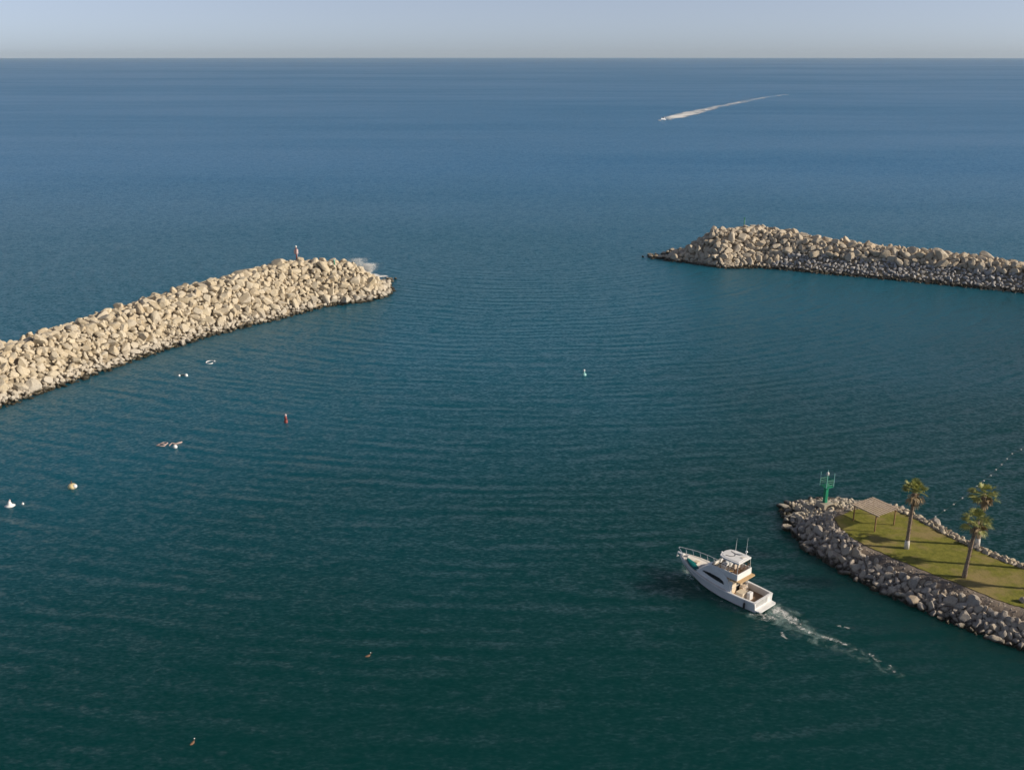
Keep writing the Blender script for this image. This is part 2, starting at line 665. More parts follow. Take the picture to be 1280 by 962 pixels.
lh, lh_arr = mound(l_axis, 5.0, SL)
rh, rh_arr = mound(r_axis, 5.0, SL)


def core_mesh(name, axis, h_arr, pad, step, sub):
    A = np.array([[p.x, p.y] for p in axis])
    lo, hi = A.min(0) - pad, A.max(0) + pad
    xs, ys = np.arange(lo[0], hi[0], step), np.arange(lo[1], hi[1], step)
    X, Y = np.meshgrid(xs, ys)
    P = np.stack([X.ravel(), Y.ravel()], 1)
    Zh = h_arr(P) - sub
    nx, ny = len(xs), len(ys)
    idx = np.arange(nx * ny).reshape(ny, nx)
    q = np.stack([idx[:-1, :-1], idx[:-1, 1:], idx[1:, 1:], idx[1:, :-1]], -1).reshape(-1, 4)
    keep = Zh[q].max(1) > -1.2
    q = q[keep]
    used = np.unique(q)
    mp = np.zeros(nx * ny, int)
    mp[used] = np.arange(len(used))
    v = np.stack([P[used, 0], P[used, 1], Zh[used]], 1)
    v[:, 2] += rng.normal(size=len(v)) * 0.12
    o = link(name, np_mesh(name, v, mp[q], M['core']))
    return tag(o, kind='structure')


core_mesh('breakwater_terrain', l_axis, lh_arr, 16, 0.9, 0.4)
core_mesh('breakwater_terrain', r_axis, rh_arr, 16, 0.9, 0.4)


def cand_grid(axis, pad, n):
    A = np.array([[p.x, p.y] for p in axis])
    lo, hi = A.min(0) - pad, A.max(0) + pad
    P = rng.uniform(lo, hi, size=(n, 2))
    d, _ = seg_dist(P, A)
    return P[d < pad]


def spread_sizes(base):
    """mostly middling stones, a few large ones, many smaller."""
    return base * rng.choice([0.78, 0.9, 1.0, 1.12, 1.28, 1.5], size=len(base), p=[0.15, 0.25, 0.28, 0.2, 0.09, 0.03])


# left breakwater
P = cand_grid(l_axis, 15.5, 42000)
hz = lh_arr(P)
ok = (hz > -0.7)
P, hz = P[ok], hz[ok]
tipd = np.hypot(P[:, 0] - tip.x, P[:, 1] - tip.y)
big = np.where((hz > 1.15 + 0.5 * np.sin(P[:, 0] * 0.7)) | (tipd < 14), 0.86, 0.46)
lst = pack(P, spread_sizes(big), 0.78, (1.0, 0.8, 0.62))
place_rocks(lst, lh_arr, lambda x, y, z, r: 'rock_tan', 'L', sink=0.3)
lst2 = pack(P[:14000], np.full(len(P[:14000]), 0.38), 0.80, (1.0, 0.7))
place_rocks(lst2, lambda A: lh_arr(A) + 0.06, lambda x, y, z, r: 'rock_tan', 'Ls')

# right breakwater: big stones on a berm of small grey ones
P = cand_grid(r_axis, 15.5, 42000)
hz = rh_arr(P)
A_r = np.array([[p.x, p.y] for p in r_axis])
# harbour side = camera side of the axis
_, par = seg_dist(P, A_r)
i0 = np.minimum(par.astype(int), len(A_r) - 2)
q_ = A_r[i0] + (par - i0)[:, None] * (A_r[i0 + 1] - A_r[i0])
near = (P - q_)[:, 1] < 0
headd = np.hypot(P[:, 0] - tipr.x, P[:, 1] - tipr.y)
berm = near & (hz < 3.7 + 0.3 * np.sin(P[:, 0] * 0.9)) & (headd > 19)
ok = (hz > -0.7)
Pb, hb = P[ok & ~berm], hz[ok & ~berm]
lst = pack(Pb, spread_sizes(np.where(hb > 0.8, 0.98, 0.62)), 0.78, (1.0, 0.8, 0.62))
place_rocks(lst, rh_arr, lambda x, y, z, r: 'rock_far', 'R', sink=0.3)
Ps = P[ok & berm]
lst = pack(Ps, spread_sizes(np.full(len(Ps), 0.40)), 0.82, (1.2, 1.0, 0.7))
place_rocks(lst, lambda A: rh_arr(A) - 0.1, lambda x, y, z, r: 'rock_grey', 'Rs')
lst2 = pack(Pb[:10000], np.full(len(Pb[:10000]), 0.4), 0.82, (1.0, 0.75))
place_rocks(lst2, lambda A: rh_arr(A) + 0.06, lambda x, y, z, r: 'rock_far', 'Rs')


# low stones trailing off both tips into the water
def trail(pxs, n, spread_, rmin, rmax, mat, place):
    tr = []
    for _ in range(n):
        k = int(rng.integers(len(pxs) - 1))
        t = rng.uniform()
        a, b_ = at(*pxs[k]), at(*pxs[k + 1])
        p = a.lerp(b_, t)
        tr.append((p.x + rng.normal() * spread_, p.y + rng.normal() * spread_ * 1.6, rng.uniform(rmin, rmax)))
    place_rocks(tr, lambda A: rng.uniform(-0.12, 0.30, len(A)), lambda x, y, z, r: mat, place, sink=0.0)


trail([(811, 321), (835, 322), (862, 325), (885, 328)], 95, 0.9, 0.30, 0.85, 'rock_far', 'Rs')
trail([(830, 318), (850, 315), (868, 312)], 40, 1.0, 0.35, 0.8, 'rock_far', 'Rs')
trail([(462, 367), (474, 360), (486, 353)], 50, 0.8, 0.35, 0.9, 'rock_tan', 'Ls')
trail([(480, 350), (494, 352)], 10, 0.8, 0.3, 0.6, 'rock_tan', 'Ls')

# ------------------------------------------------------------------ the headland (spit) with the lawn
ZP = 2.0
front = [(978, 640), (982, 655), (1010, 687), (1050, 713), (1100, 739), (1150, 761), (1200, 782), (1280, 812), (1420, 866)]
wpoly = [at(*p) for p in front]
back = [(1420, 756), (1340, 728), (1280, 706), (1215, 681), (1170, 658), (1135, 640), (1100, 624), (1062, 614), (1030, 612), (1003, 616)]
for i, p in enumerate(back):
    q = at(*p, ZP)
    o = 1.6 if i > 6 else 1.0
    wpoly.append(Vector((q.x + 0.35 * o, q.y + 0.95 * o, 0)))
q = at(984, 627, 0.8)
wpoly.append(Vector((q.x - 0.6, q.y + 0.3, 0)))
WP = np.array([[p.x, p.y] for p in wpoly])
lawn_px = [(1043, 647), (1048, 657), (1062, 670), (1085, 683), (1110, 694), (1150, 711), (1200, 730), (1245, 749), (1275, 758), (1420, 812),
           (1420, 764), (1340, 735), (1280, 712), (1240, 697), (1215, 685.5), (1170, 663), (1135, 645), (1118, 638), (1090, 633), (1066, 638)]
LP = np.array([[p.x, p.y] for p in (at(*q, ZP) for q in lawn_px)])


def sd_water(P):
    d, _ = seg_dist(P, WP, True)
    return np.where(inside(P, WP), d, -d)


def sd_lawn(P):
    d, _ = seg_dist(P, LP, True)
    return np.where(inside(P, LP), -d, d)


def sh_arr(P):
    d = sd_water(P)
    dlw = sd_lawn(P)
    # rise from the waterline to the plateau, which it reaches a path's width before the lawn
    t = np.clip(d / np.maximum(0.6, d + np.maximum(dlw - 1.2, 0)), 0, 1)
    h = np.where(d > 0, np.where(dlw < 1.2, ZP, ZP * t), d * 0.55)
    return np.where(dlw < 0, ZP - 0.03, h)


scache = {}


def sh(x, y):
    k = (round(x, 2), round(y, 2))
    if k not in scache:
        scache[k] = float(sh_arr(np.array([[x, y]]))[0])
    return scache[k]


lo, hi = WP.min(0) - 3, WP.max(0) + 3
step = 0.4
xs, ys = np.arange(lo[0], hi[0], step), np.arange(lo[1], hi[1], step)
X, Y = np.meshgrid(xs, ys)
P = np.stack([X.ravel(), Y.ravel()], 1)
Zh = sh_arr(P)
dlw = sd_lawn(P)
Zh += np.where(dlw > 0.3, rng.normal(size=len(P)) * 0.035, 0)
nx, ny = len(xs), len(ys)
idx = np.arange(nx * ny).reshape(ny, nx)
q = np.stack([idx[:-1, :-1], idx[:-1, 1:], idx[1:, 1:], idx[1:, :-1]], -1).reshape(-1, 4)
q = q[Zh[q].max(1) > -0.9]
used = np.unique(q)
mp_ = np.zeros(nx * ny, int)
mp_[used] = np.arange(len(used))
tag(link('headland_terrain', np_mesh('headland_terrain', np.stack([P[used, 0], P[used, 1], Zh[used]], 1), mp_[q], M['gravel'])), kind='structure')

# lawn sheet with a softly ragged edge
ring = []
n = len(LP)
for i in range(n):
    a, b_ = LP[i], LP[(i + 1) % n]
    k = max(1, int(np.hypot(*(b_ - a)) / 0.5))
    for j in range(k):
        p = a + (b_ - a) * j / k
        ring.append(p + rng.normal(size=2) * 0.05)
mb = MB()
mb.prism([(p[0], p[1]) for p in ring], ZP - 0.10, ZP + 0.05)
tag(mb.build('lawn', M['lawn']), kind='structure')

# riprap round the headland
P = rng.uniform(lo, hi, size=(42000, 2))
dw, dlw = sd_water(P), sd_lawn(P)
_, wpar = seg_dist(P, WP, True)
is_front = wpar < 8.2
tipx = at(1043, 647, ZP)
is_tip = (P[:, 0] < tipx.x + 0.5)
mk = at(1031, 628.5, ZP)
dmk = np.hypot(P[:, 0] - mk.x, P[:, 1] - mk.y)
ok = (dw > -0.3) & (dlw > np.where(is_tip, 0.35, np.where(is_front, 1.9, 0.18))) & (dmk > 1.25)
P1, dw1, dl1, fr1, tp1, dm1 = P[ok], dw[ok], dlw[ok], is_front[ok], is_tip[ok], dmk[ok]
size = np.where(fr1, np.where(dw1 < 2.6, 0.40, 0.27), 0.25)
size = np.where(tp1 & ~fr1, 0.34, size)
size = np.where(tp1 & fr1 & (dw1 > 3.2), 0.25, size)
size = spread_sizes(size)
lst = pack(P1, size, 0.76, (1.1, 0.9, 0.7))


def spit_mat(x, y, z, r):
    # paler quarry stone round the beacon and along the rim on the seaward side
    pale_side = (x < tipx.x + 3 and y > mk.y - 1.2 + 0.5 * math.sin(x * 3)) or (y > np.interp(x, LPx, LPy) + 0.0)
    return 'rock_tan' if pale_side and rng.uniform() < 0.8 else 'rock_spit'


rim = [at(*q, ZP) for q in ((1062, 640), (1118, 638), (1135, 645), (1170, 663), (1215, 685.5), (1280, 712), (1420, 764))]
LPx, LPy = [p.x for p in rim], [p.y for p in rim]
place_rocks(lst, sh_arr, spit_mat, 'S', sink=0.32, tilt=0.6)
lst2 = pack(P1[:22000], np.full(len(P1[:22000]), 0.17), 0.82, (1.0, 0.7))
place_rocks(lst2, lambda A: sh_arr(A), lambda x, y, z, r: 'rock_spit', 'Ss', sink=0.2)
# loose pebbles on the gravel path
ok = (dlw > 0.35) & (dlw < 2.2) & is_front & ~is_tip & (dw > 0.5)
Pp = P[ok]
lst2 = pack(Pp[:260], np.full(len(Pp[:260]), 0.09), 1.3, (1.0, 0.7))
place_rocks(lst2, lambda A: sh_arr(A) - 0.02, lambda x, y, z, r: 'rock_spit', 'Ss', sink=0.2)
# stones standing out along the rim beside the far water
place_rocks([(at(1279, 752, ZP).x, at(1279, 752, ZP).y, 0.42)], lambda A: np.full(len(A), ZP), lambda x, y, z, rr: 'rock_spit', 'S', sink=0.2)
for px, py, r in ((1128, 636, .36), (1133, 637, .30), (1169, 655, .62), (1176, 660, .40), (1190, 668, .36), (1196, 671, .38), (1205, 676, .34), (1143, 645, .3), (1152, 650, .28), (1240, 694, .26), (1233, 690, .3)):
    p = at(px, py, ZP)
    place_rocks([(p.x, p.y, r)], lambda A: np.full(len(A), ZP - 0.1), lambda x, y, z, rr: 'rock_spit', 'S', sink=0.3)

# ---- turn the packed rocks into objects: the ones that show largest alone, the rest as one mass each
variants = {}


def rock_mesh(i, mat):
    k = (i, mat)
    if k not in variants:
        v, f = SH_HI[i]
        variants[k] = np_mesh('boulder', v, f, M[mat])
        variants[k].set_sharp_from_angle(angle=R(20))
    return variants[k]


for r_ in ALL:
    r_['px'] = r_['r'] * px_per_m(r_['x'], r_['y'], r_['z'])
    # the camera must see it: in the frame and not on the far slope
    xx, yy, zz = r_['x'], r_['y'], r_['z']
    d = yy * math.cos(PITCH) - (zz - H) * math.sin(PITCH)
    v = -yy * math.sin(PITCH) - (zz - H) * math.cos(PITCH)
    ix, iy = CX + F * xx / d, CY + F * v / d
    vis = -5 < ix < 1285 and iy < 965 and zz > 0.1
    hf = {'L': lh, 'R': rh, 'S': sh}[r_['place'][0]]
    if vis:
        u = Vector((-xx, -yy, H - zz)).normalized()
        for t in (2.5, 4.5, 7.0, 10.0):
            p = Vector((xx, yy, zz + 0.3 * r_['r'])) + u * t
            if hf(p.x, p.y) + 0.25 > p.z:
                vis = False
                break
    r_['vis'] = vis

INFO = {
    'L': ('breakwater_boulder', 'tan boulder piled on the long breakwater with the red light post', 'boulder', 'boulders of the breakwater with the red light post'),
    'R': ('breakwater_boulder', 'brown boulder heaped on the breakwater across the harbour mouth', 'boulder', 'boulders of the breakwater across the harbour mouth'),
    'S': ('riprap_rock', 'grey riprap rock on the bank around the palm lawn', 'rock', 'riprap rocks around the palm lawn'),
}
cnt = {'breakwater_boulder': 0, 'riprap_rock': 0}
mass = {}
for r_ in sorted(ALL, key=lambda a: -a['px']):
    pl = r_['place']
    key = pl[0]
    nm, lab, cat, grp = INFO[key]
    if r_['vis'] and len(pl) == 1 and cnt[nm] < 290:
        cnt[nm] += 1
        i = int(rng.integers(len(SH_HI)))
        o = link(nm, rock_mesh(i, r_['mat']))
        o.location = (r_['x'], r_['y'], r_['z'])
        o.rotation_mode = 'QUATERNION'
        o.rotation_quaternion = r_['rot']
        o.scale = (r_['r'],) * 3
        tag(o, lab, cat, grp)
    else:
        mass.setdefault(key, []).append(r_)
for key, rs in mass.items():
    vs, fs, mis, off = [], [], [], 0
    mats = sorted({r_['mat'] for r_ in rs})
    for r_ in rs:
        v, f = SH_LO[int(rng.integers(len(SH_LO)))]
        rot = np.array(r_['rot'].to_matrix())
        vs.append((v * r_['r']) @ rot.T + np.array([r_['x'], r_['y'], r_['z']]))
        fs.append(f + off)
        mis.append(np.full(len(f), mats.index(r_['mat'])))
        off += len(v)
    nm = {'L': 'breakwater_rubble', 'R': 'breakwater_rubble', 'S': 'riprap_rubble'}[key]
    lab = {'L': 'mass of tan stones filling the breakwater that carries the red light post',
           'R': 'mass of stones and grey berm of the breakwater across the harbour mouth',
           'S': 'mass of small grey stones banked around the palm lawn'}[key]
    o = link(nm, np_mesh(nm, np.concatenate(vs), np.concatenate(fs), [M[k] for k in mats], True, None, np.concatenate(mis)))
    o.data.set_sharp_from_angle(angle=R(24))
    tag(o, lab, 'rubble', None, 'stuff')
print('rocks', len(ALL), cnt, {k: len(v) for k, v in mass.items()})

# ------------------------------------------------------------------ the sea
SR = 16000.0
m, nt, b = new_mat('sea_water')
ge = nt.nodes.new('ShaderNodeNewGeometry')
pos = ge.outputs['Position']


def slope_noise(scale, stretch, rot, amp, detail=2.0, rough=0.5):
    mp = nt.nodes.new('ShaderNodeMapping')
    mp.inputs['Rotation'].default_value = (0, 0, rot)
    mp.inputs['Scale'].default_value = stretch
    nt.links.new(pos, mp.inputs['Vector'])
    nz = noise(nt, mp.outputs[0], scale, detail, rough, 0.3)
    v = vmath(nt, 'SUBTRACT', nz.outputs['Color'], (0.5, 0.5, 0.5))
    return vmath(nt, 'MULTIPLY', v, (amp * 0.7, amp, 0))


# patches of calmer and rougher water (wind lanes)
mpw = nt.nodes.new('ShaderNodeMapping')
mpw.inputs['Scale'].default_value = (0.25, 1, 1)
mpw.inputs['Rotation'].default_value = (0, 0, R(8))
nt.links.new(pos, mpw.inputs['Vector'])
wind = noise(nt, mpw.outputs[0], 0.012, 4, 0.55).outputs['Fac']
wind_far = noise(nt, mpw.outputs[0], 0.0016, 4, 0.6).outputs['Fac']
wamp = math_node(nt, 'ADD', math_node(nt, 'MULTIPLY', smooth(nt, wind, 0.3, 0.7), 0.3), 0.75)
wamp = math_node(nt, 'MULTIPLY', wamp, smooth(nt, wind_far, 0.3, 0.7, 0.7, 1.25))
s1 = slope_noise(3.6, (0.5, 1, 1), R(7), 1.35, 3.0)
s2 = slope_noise(1.15, (0.45, 1, 1), R(-5), 0.58)
s3 = slope_noise(0.26, (0.4, 1, 1), R(4), 0.06)
ss = vmath(nt, 'ADD', vmath(nt, 'ADD', s1, s2), s3)
ss = vmath(nt, 'SCALE', ss, scale=wamp)
# swell that spreads in arcs from the harbour mouth
gap = at(655, 322)
rel = vmath(nt, 'MULTIPLY', vmath(nt, 'SUBTRACT', pos, (gap.x, gap.y + 20, 0)), (1, 1, 0))
rad = vmath(nt, 'LENGTH', rel)
dirv = vmath(nt, 'NORMALIZE', rel)
warp = noise(nt, pos, 0.04, 4, 0.55).outputs['Fac']
warp2 = noise(nt, pos, 0.085, 3, 0.55).outputs['Color']
sep = nt.nodes.new('ShaderNodeSeparateColor')
nt.links.new(warp2, sep.inputs[0])
sepP = nt.nodes.new('ShaderNodeSeparateXYZ')
nt.links.new(pos, sepP.inputs[0])
sw = None
for lam, amp, ch, ph in ((5.2, 0.07, 0, 0.0), (3.5, 0.095, 1, 1.3), (2.4, 0.10, 2, 2.1)):
    phase = math_node(nt, 'ADD', math_node(nt, 'MULTIPLY', rad, 2 * PI / lam), math_node(nt, 'MULTIPLY', warp, 11.0))
    phase = math_node(nt, 'ADD', phase, ph)
    a_ = math_node(nt, 'MULTIPLY', math_node(nt, 'COSINE', phase), smooth(nt, sep.outputs[ch], 0.38, 0.68, 0.0, amp))
    sw = a_ if sw is None else math_node(nt, 'ADD', sw, a_)
inh = smooth(nt, sepP.outputs['Y'], gap.y - 30, gap.y + 15, 1.0, 0.25)
sw = math_node(nt, 'MULTIPLY', sw, inh)
ss = vmath(nt, 'ADD', ss, vmath(nt, 'SCALE', dirv, scale=sw))
nrm = vmath(nt, 'NORMALIZE', vmath(nt, 'SUBTRACT', (0, 0, 1), ss))
nt.links.new(nrm, b.inputs['Normal'])
# the water itself: green and turbid in the harbour, blue outside, tinged brown over the shoals by the rocks
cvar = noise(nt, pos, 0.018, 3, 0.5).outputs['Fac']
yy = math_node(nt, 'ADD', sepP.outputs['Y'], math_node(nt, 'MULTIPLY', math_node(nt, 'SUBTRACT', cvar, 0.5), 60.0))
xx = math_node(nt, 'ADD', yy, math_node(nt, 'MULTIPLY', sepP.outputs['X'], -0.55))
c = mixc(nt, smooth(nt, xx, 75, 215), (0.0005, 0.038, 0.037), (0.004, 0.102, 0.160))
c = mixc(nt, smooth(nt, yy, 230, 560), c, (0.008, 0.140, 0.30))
nt.links.new(c, b.inputs['Base Color'])
lane = math_node(nt, 'ADD', math_node(nt, 'MULTIPLY', wind_far, 0.6), math_node(nt, 'MULTIPLY', wind, 0.4))
nt.links.new(smooth(nt, lane, 0.36, 0.64, 0.28, 0.35), b.inputs['Roughness'])
b.inputs['IOR'].default_value = 1.333
b.subsurface_method = 'BURLEY'
b.inputs['Subsurface Weight'].default_value = 1.0
b.inputs['Subsurface Radius'].default_value = (0.6, 1.0, 1.0)
b.inputs['Subsurface Scale'].default_value = 11.0
b.inputs['Specular IOR Level'].default_value = 0.40
SEA_NT = nt
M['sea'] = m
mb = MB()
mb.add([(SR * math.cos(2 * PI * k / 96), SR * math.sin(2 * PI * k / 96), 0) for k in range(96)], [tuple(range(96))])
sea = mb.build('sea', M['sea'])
tag(sea, kind='structure')
if sea.data.polygons[0].normal.z < 0:
    sea.data.flip_normals()


# ------------------------------------------------------------------ foam
def foam_strip(name, pts, widths, dens, mat, z=0.03, nx=9):
    """pts: centre line (x, y); widths: half-widths; dens: density along it."""
    P_ = np.array([[p[0], p[1]] for p in pts])
    seg = np.r_[0, np.cumsum(np.hypot(*np.diff(P_, axis=0).T))]
    n = max(8, int(seg[-1] / max(0.4, seg[-1] / 120)))
    t = np.linspace(0, seg[-1], n)
    px_ = np.interp(t, seg, P_[:, 0])
    py_ = np.interp(t, seg, P_[:, 1])
    w = np.interp(t, seg, widths)
    dn = np.interp(t, seg, dens)
    dx, dy = np.gradient(px_), np.gradient(py_)
    l_ = np.hypot(dx, dy)
    nxv, nyv = -dy / l_, dx / l_
    vs, fo = [], []
    for i in range(n):
        for k in range(nx):
            u = -1 + 2 * k / (nx - 1)
            vs.append((px_[i] + nxv[i] * u * w[i], py_[i] + nyv[i] * u * w[i], z))
            e = min(i, n - 1 - i) / (n * 0.06)
            fo.append((0.30 + 0.34 * dn[i]) * (1 - 0.55 * abs(u) ** 2.5) * min(1, e * 0.5 + 0.6))
    idx = np.arange(n * nx).reshape(n, nx)
    q = np.stack([idx[:-1, :-1], idx[:-1, 1:], idx[1:, 1:], idx[1:, :-1]], -1).reshape(-1, 4)
    return np.array(vs), q, fo


def foam_obj(name, strips, mat, label, cat='foam'):
    vs, fs, fo, off = [], [], [], 0
    mats, mis = [], []
    for (v, f, a, *mm) in strips:
        mm = mm[0] if mm else mat
        if mm not in mats:
            mats.append(mm)
        mis.append(np.full(len(f), mats.index(mm)))
        vs.append(v)
        fs.append(f + off)
        fo += list(a)
        off += len(v)
    me = np_mesh(name, np.concatenate(vs), np.concatenate(fs), mats, False, {'foam': fo}, np.concatenate(mis))
    return tag(link(name, me), label, cat, None, 'stuff')


def wpts(pl, z=0):
    return [(p.x, p.y) for p in (at(x, y, z) for (x, y) in pl)]


M['foam_near'] = foam_mat('foam_near', 1.5, soft=0.22, amax=0.92)
M['foam_far'] = foam_mat('foam_far', 0.12, stretch=(3.5, 1, 1), rot=R(62), soft=0.30)
st = []
st.append(foam_strip('f', wpts([(958, 763), (968, 762), (980, 768), (992, 776), (1004, 786), (1018, 793), (1040, 799), (1062, 808), (1078, 815)]), [1.2, 1.7, 1.3, 0.9, 0.45, 0.35, 0.4, 0.35, 0.25], [0.62, 0.78, 0.80, 0.74, 0.68, 0.70, 0.66, 0.62, 0.5], None))
st.append(foam_strip('f', wpts([(935, 764), (948, 770), (962, 772), (978, 776)]), [0.8, 1.3, 1.2, 0.5], [0.5, 0.66, 0.66, 0.5], None, 0.034))
st.append(foam_strip('f', wpts([(976, 788), (979, 795), (986, 800)]), [0.25, 0.4, 0.3], [0.62, 0.72, 0.6], None, 0.038))
st.append(foam_strip('f', wpts([(1040, 780), (1058, 785), (1072, 786)]), [0.35, 0.45, 0.3], [0.55, 0.60, 0.52], None, 0.042))
st.append(foam_strip('f', wpts([(1082, 817), (1090, 818), (1097, 826), (1105, 828)]), [0.35, 0.45, 0.45, 0.25], [0.60, 0.70, 0.68, 0.55], None, 0.046))
st.append(foam_strip('f', wpts([(1110, 829), (1116, 838), (1124, 844)]), [0.3, 0.4, 0.3], [0.55, 0.64, 0.5], None, 0.050))
st.append(foam_strip('f', wpts([(855, 708), (859, 716), (864, 722), (874, 734)]), [0.35, 0.5, 0.45, 0.3], [0.5, 0.66, 0.66, 0.5], None, 0.034))
st.append(foam_strip('f', wpts([(886, 747), (897, 751), (910, 753)]), [0.3, 0.45, 0.3], [0.5, 0.62, 0.5], None, 0.038))
st.append(foam_strip('f', wpts([(912, 756), (918, 760), (926, 762)]), [0.25, 0.35, 0.25], [0.5, 0.62, 0.5], None, 0.042))
M['churn'] = foam_mat('churned_water', 0.8, (0.30, 0.42, 0.40), soft=0.30, amax=0.55)
st.append((*foam_strip('f', wpts([(950, 763), (965, 764), (980, 772), (996, 783), (1014, 794), (1040, 803), (1070, 815), (1100, 832), (1135, 850)]), [1.8, 2.7, 2.7, 2.4, 2.2, 2.0, 2.0, 1.8, 1.4], [0.95, 1.1, 1.0, 0.85, 0.74, 0.68, 0.64, 0.58, 0.45], None, 0.012), M['churn']))
st.append((*foam_strip('f', wpts([(852, 704), (858, 716), (866, 727), (880, 742), (900, 755), (930, 766), (950, 770)]), [0.5, 0.8, 0.8, 0.7, 0.8, 1.0, 1.2], [0.6, 0.8, 0.75, 0.6, 0.65, 0.75, 0.8], None, 0.016), M['churn']))
foam_obj('wake_foam', st, M['foam_near'], 'broken white wake foam trailing behind the motor yacht')
st = [foam_strip('f', wpts([(832, 149.0), (842, 147.2), (856, 143.5), (875, 138.5), (895, 134), (918, 129.5), (945, 124), (970, 120), (990, 117.5)]), [5, 11, 13, 13, 12, 11, 11, 10, 9], [1.5, 1.6, 1.3, 1.05, 0.92, 0.86, 0.80, 0.70, 0.55], None, 0.12)]
foam_obj('wake_foam', st, M['foam_far'], 'long white wake curving behind the distant speedboat')
M['foam_shore'] = foam_mat('foam_shore', 0.9)
st = [foam_strip('f', wpts([(450, 339), (462, 343), (474, 345.5), (486, 345)]), [1.6, 2.2, 2.0, 1.1], [0.95, 1.05, 1.0, 0.8], None, 0.06),
      foam_strip('f', wpts([(474, 350), (482, 350), (490, 352)]), [1.0, 1.1, 0.7], [0.8, 0.85, 0.7], None, 0.07),
      foam_strip('f', wpts([(494, 354), (500, 354), (506, 354)]), [0.5, 0.7, 0.4], [0.5, 0.55, 0.45], None, 0.08)]
foam_obj('surf_foam', st, M['foam_shore'], 'white surf washing over the breakwater tip near the red light post')


# spray thrown up at the tip of the breakwater: droplets
def spray(name, blobs, label):
    v0, f0 = ico(1)
    vs, fs, off = [], [], 0
    for (c, rx, ry, rz, n, s) in blobs:
        for _ in range(n):
            p = rng.normal(size=3) * 0.45
            t = rng.uniform(0, 1)
            x, y = p[0] * rx * (0.4 + t), p[1] * ry * (0.4 + t)
            z = abs(t ** 1.4) * rz
            r = s * rng.uniform(0.5, 1.4)
            vs.append(v0 * r + np.array([c[0] + x + 0.18 * z, c[1] + y, c[2] + z]))
            fs.append(f0 + off)
            off += len(v0)
    return tag(link(name, np_mesh(name, np.concatenate(vs), np.concatenate(fs), M['float_white'])), label, 'spray', None, 'stuff')


p1, p2 = at(442, 343, 1.0), at(457, 343, 0.5)
spray('sea_spray', [((p1.x, p1.y + 5, 1.6), 2.0, 1.5, 2.7, 2600, 0.040), ((p2.x, p2.y + 2.5, 0.4), 1.9, 1.5, 2.5, 5200, 0.044)], 'burst of white spray breaking on the seaward side of the breakwater tip')


# ------------------------------------------------------------------ the motor yacht
ps, ss_ = at(941.2, 752, 1.25), at(968.4, 740.9, 1.25)
head = R(132.5)
fw = Vector((math.cos(head), math.sin(head), 0))
stern = Vector(((ps.x + ss_.x) / 2, (ps.y + ss_.y) / 2, 0))
yacht = empty('motor_yacht', stern, head, 'white flybridge motor yacht heading out across the harbour', 'motor yacht')
L = 11.3
stx = [0.0, 1.5, 3.0, 4.5, 6.0, 7.2, 8.3, 9.3, 10.1, 10.75, 11.2]
gb = [1.66, 1.80, 1.86, 1.86, 1.80, 1.68, 1.47, 1.14, 0.78, 0.40, 0.06]     # half-beam at the gunwale
gz = [1.12, 1.12, 1.14, 1.22, 1.38, 1.55, 1.72, 1.88, 2.00, 2.08, 2.12]
cb = [1.50, 1.58, 1.60, 1.56, 1.42, 1.22, 0.92, 0.60, 0.34, 0.14, 0.02]     # at the chine
cz = [-0.02, 0.0, 0.02, 0.06, 0.16, 0.30, 0.50, 0.74, 1.00, 1.30, 1.62]
kz = [-0.45, -0.5, -0.55, -0.58, -0.58, -0.52, -0.38, -0.10, 0.35, 0.95, 1.60]


def fb(x):
    return float(np.interp(x, stx, gb))


def fg(x):
    return float(np.interp(x, stx, gz))


def loft(rings, close=False):
    n = len(rings[0])
    vs = [p for r_ in rings for p in r_]
    fs = []
    for i in range(len(rings) - 1):
        for k in range(n if close else n - 1):
            k2 = (k + 1) % n
            fs.append((i * n + k, i * n + k2, (i + 1) * n + k2, (i + 1) * n + k))
    return vs, fs


xs_ = np.interp(np.linspace(0, 10, 31), range(11), stx)


def I(a, x):
    return float(np.interp(x, stx, a))


rings = []
for x in xs_:
    g, z, cb_, c_z, k = I(gb, x), I(gz, x), I(cb, x), I(cz, x), I(kz, x)
    mid = (cb_ + 0.42 * (g - cb_), c_z + 0.55 * (z - c_z))
    half = [(g, z), (mid[0], mid[1]), (cb_ + 0.03, c_z + 0.02), (cb_, c_z), (cb_ * 0.5, (c_z + k) / 2 - 0.03)]
    rings.append([(x, y_, z_) for (y_, z_) in half] + [(x, 0, k)] + [(x, -y_, z_) for (y_, z_) in half[::-1]])
mb = MB().mat(M['gelcoat'])
vs, fs = loft(rings)
mb.add(vs, fs)
mb.add(rings[0], [tuple(range(len(rings[0])))])
hull = mb.build('hull', None, yacht, True)
hull.data.set_sharp_from_angle(angle=R(35))
# dark boot stripe just above the water: thin band standing 6 mm off the hull
mb = MB()
for sgn in (1, -1):
    rr = []
    for x in xs_[:26]:
        cb_, c_z = I(cb, x) + 0.045, I(cz, x)
        rr.append([(x, sgn * cb_, c_z - 0.02), (x, sgn * (cb_ + 0.02), c_z + 0.07)])
    mb.add(*loft(rr))
mb.build('boot_stripe', M['boot_top'], yacht)
# rub rail
mb = MB()
for sgn in (1, -1):
    mb.tube([(x, sgn * (fb(x) + 0.015), fg(x) - 0.06) for x in xs_], 0.045, 6)
mb.build('rub_rail', M['gelcoat'], yacht, True)
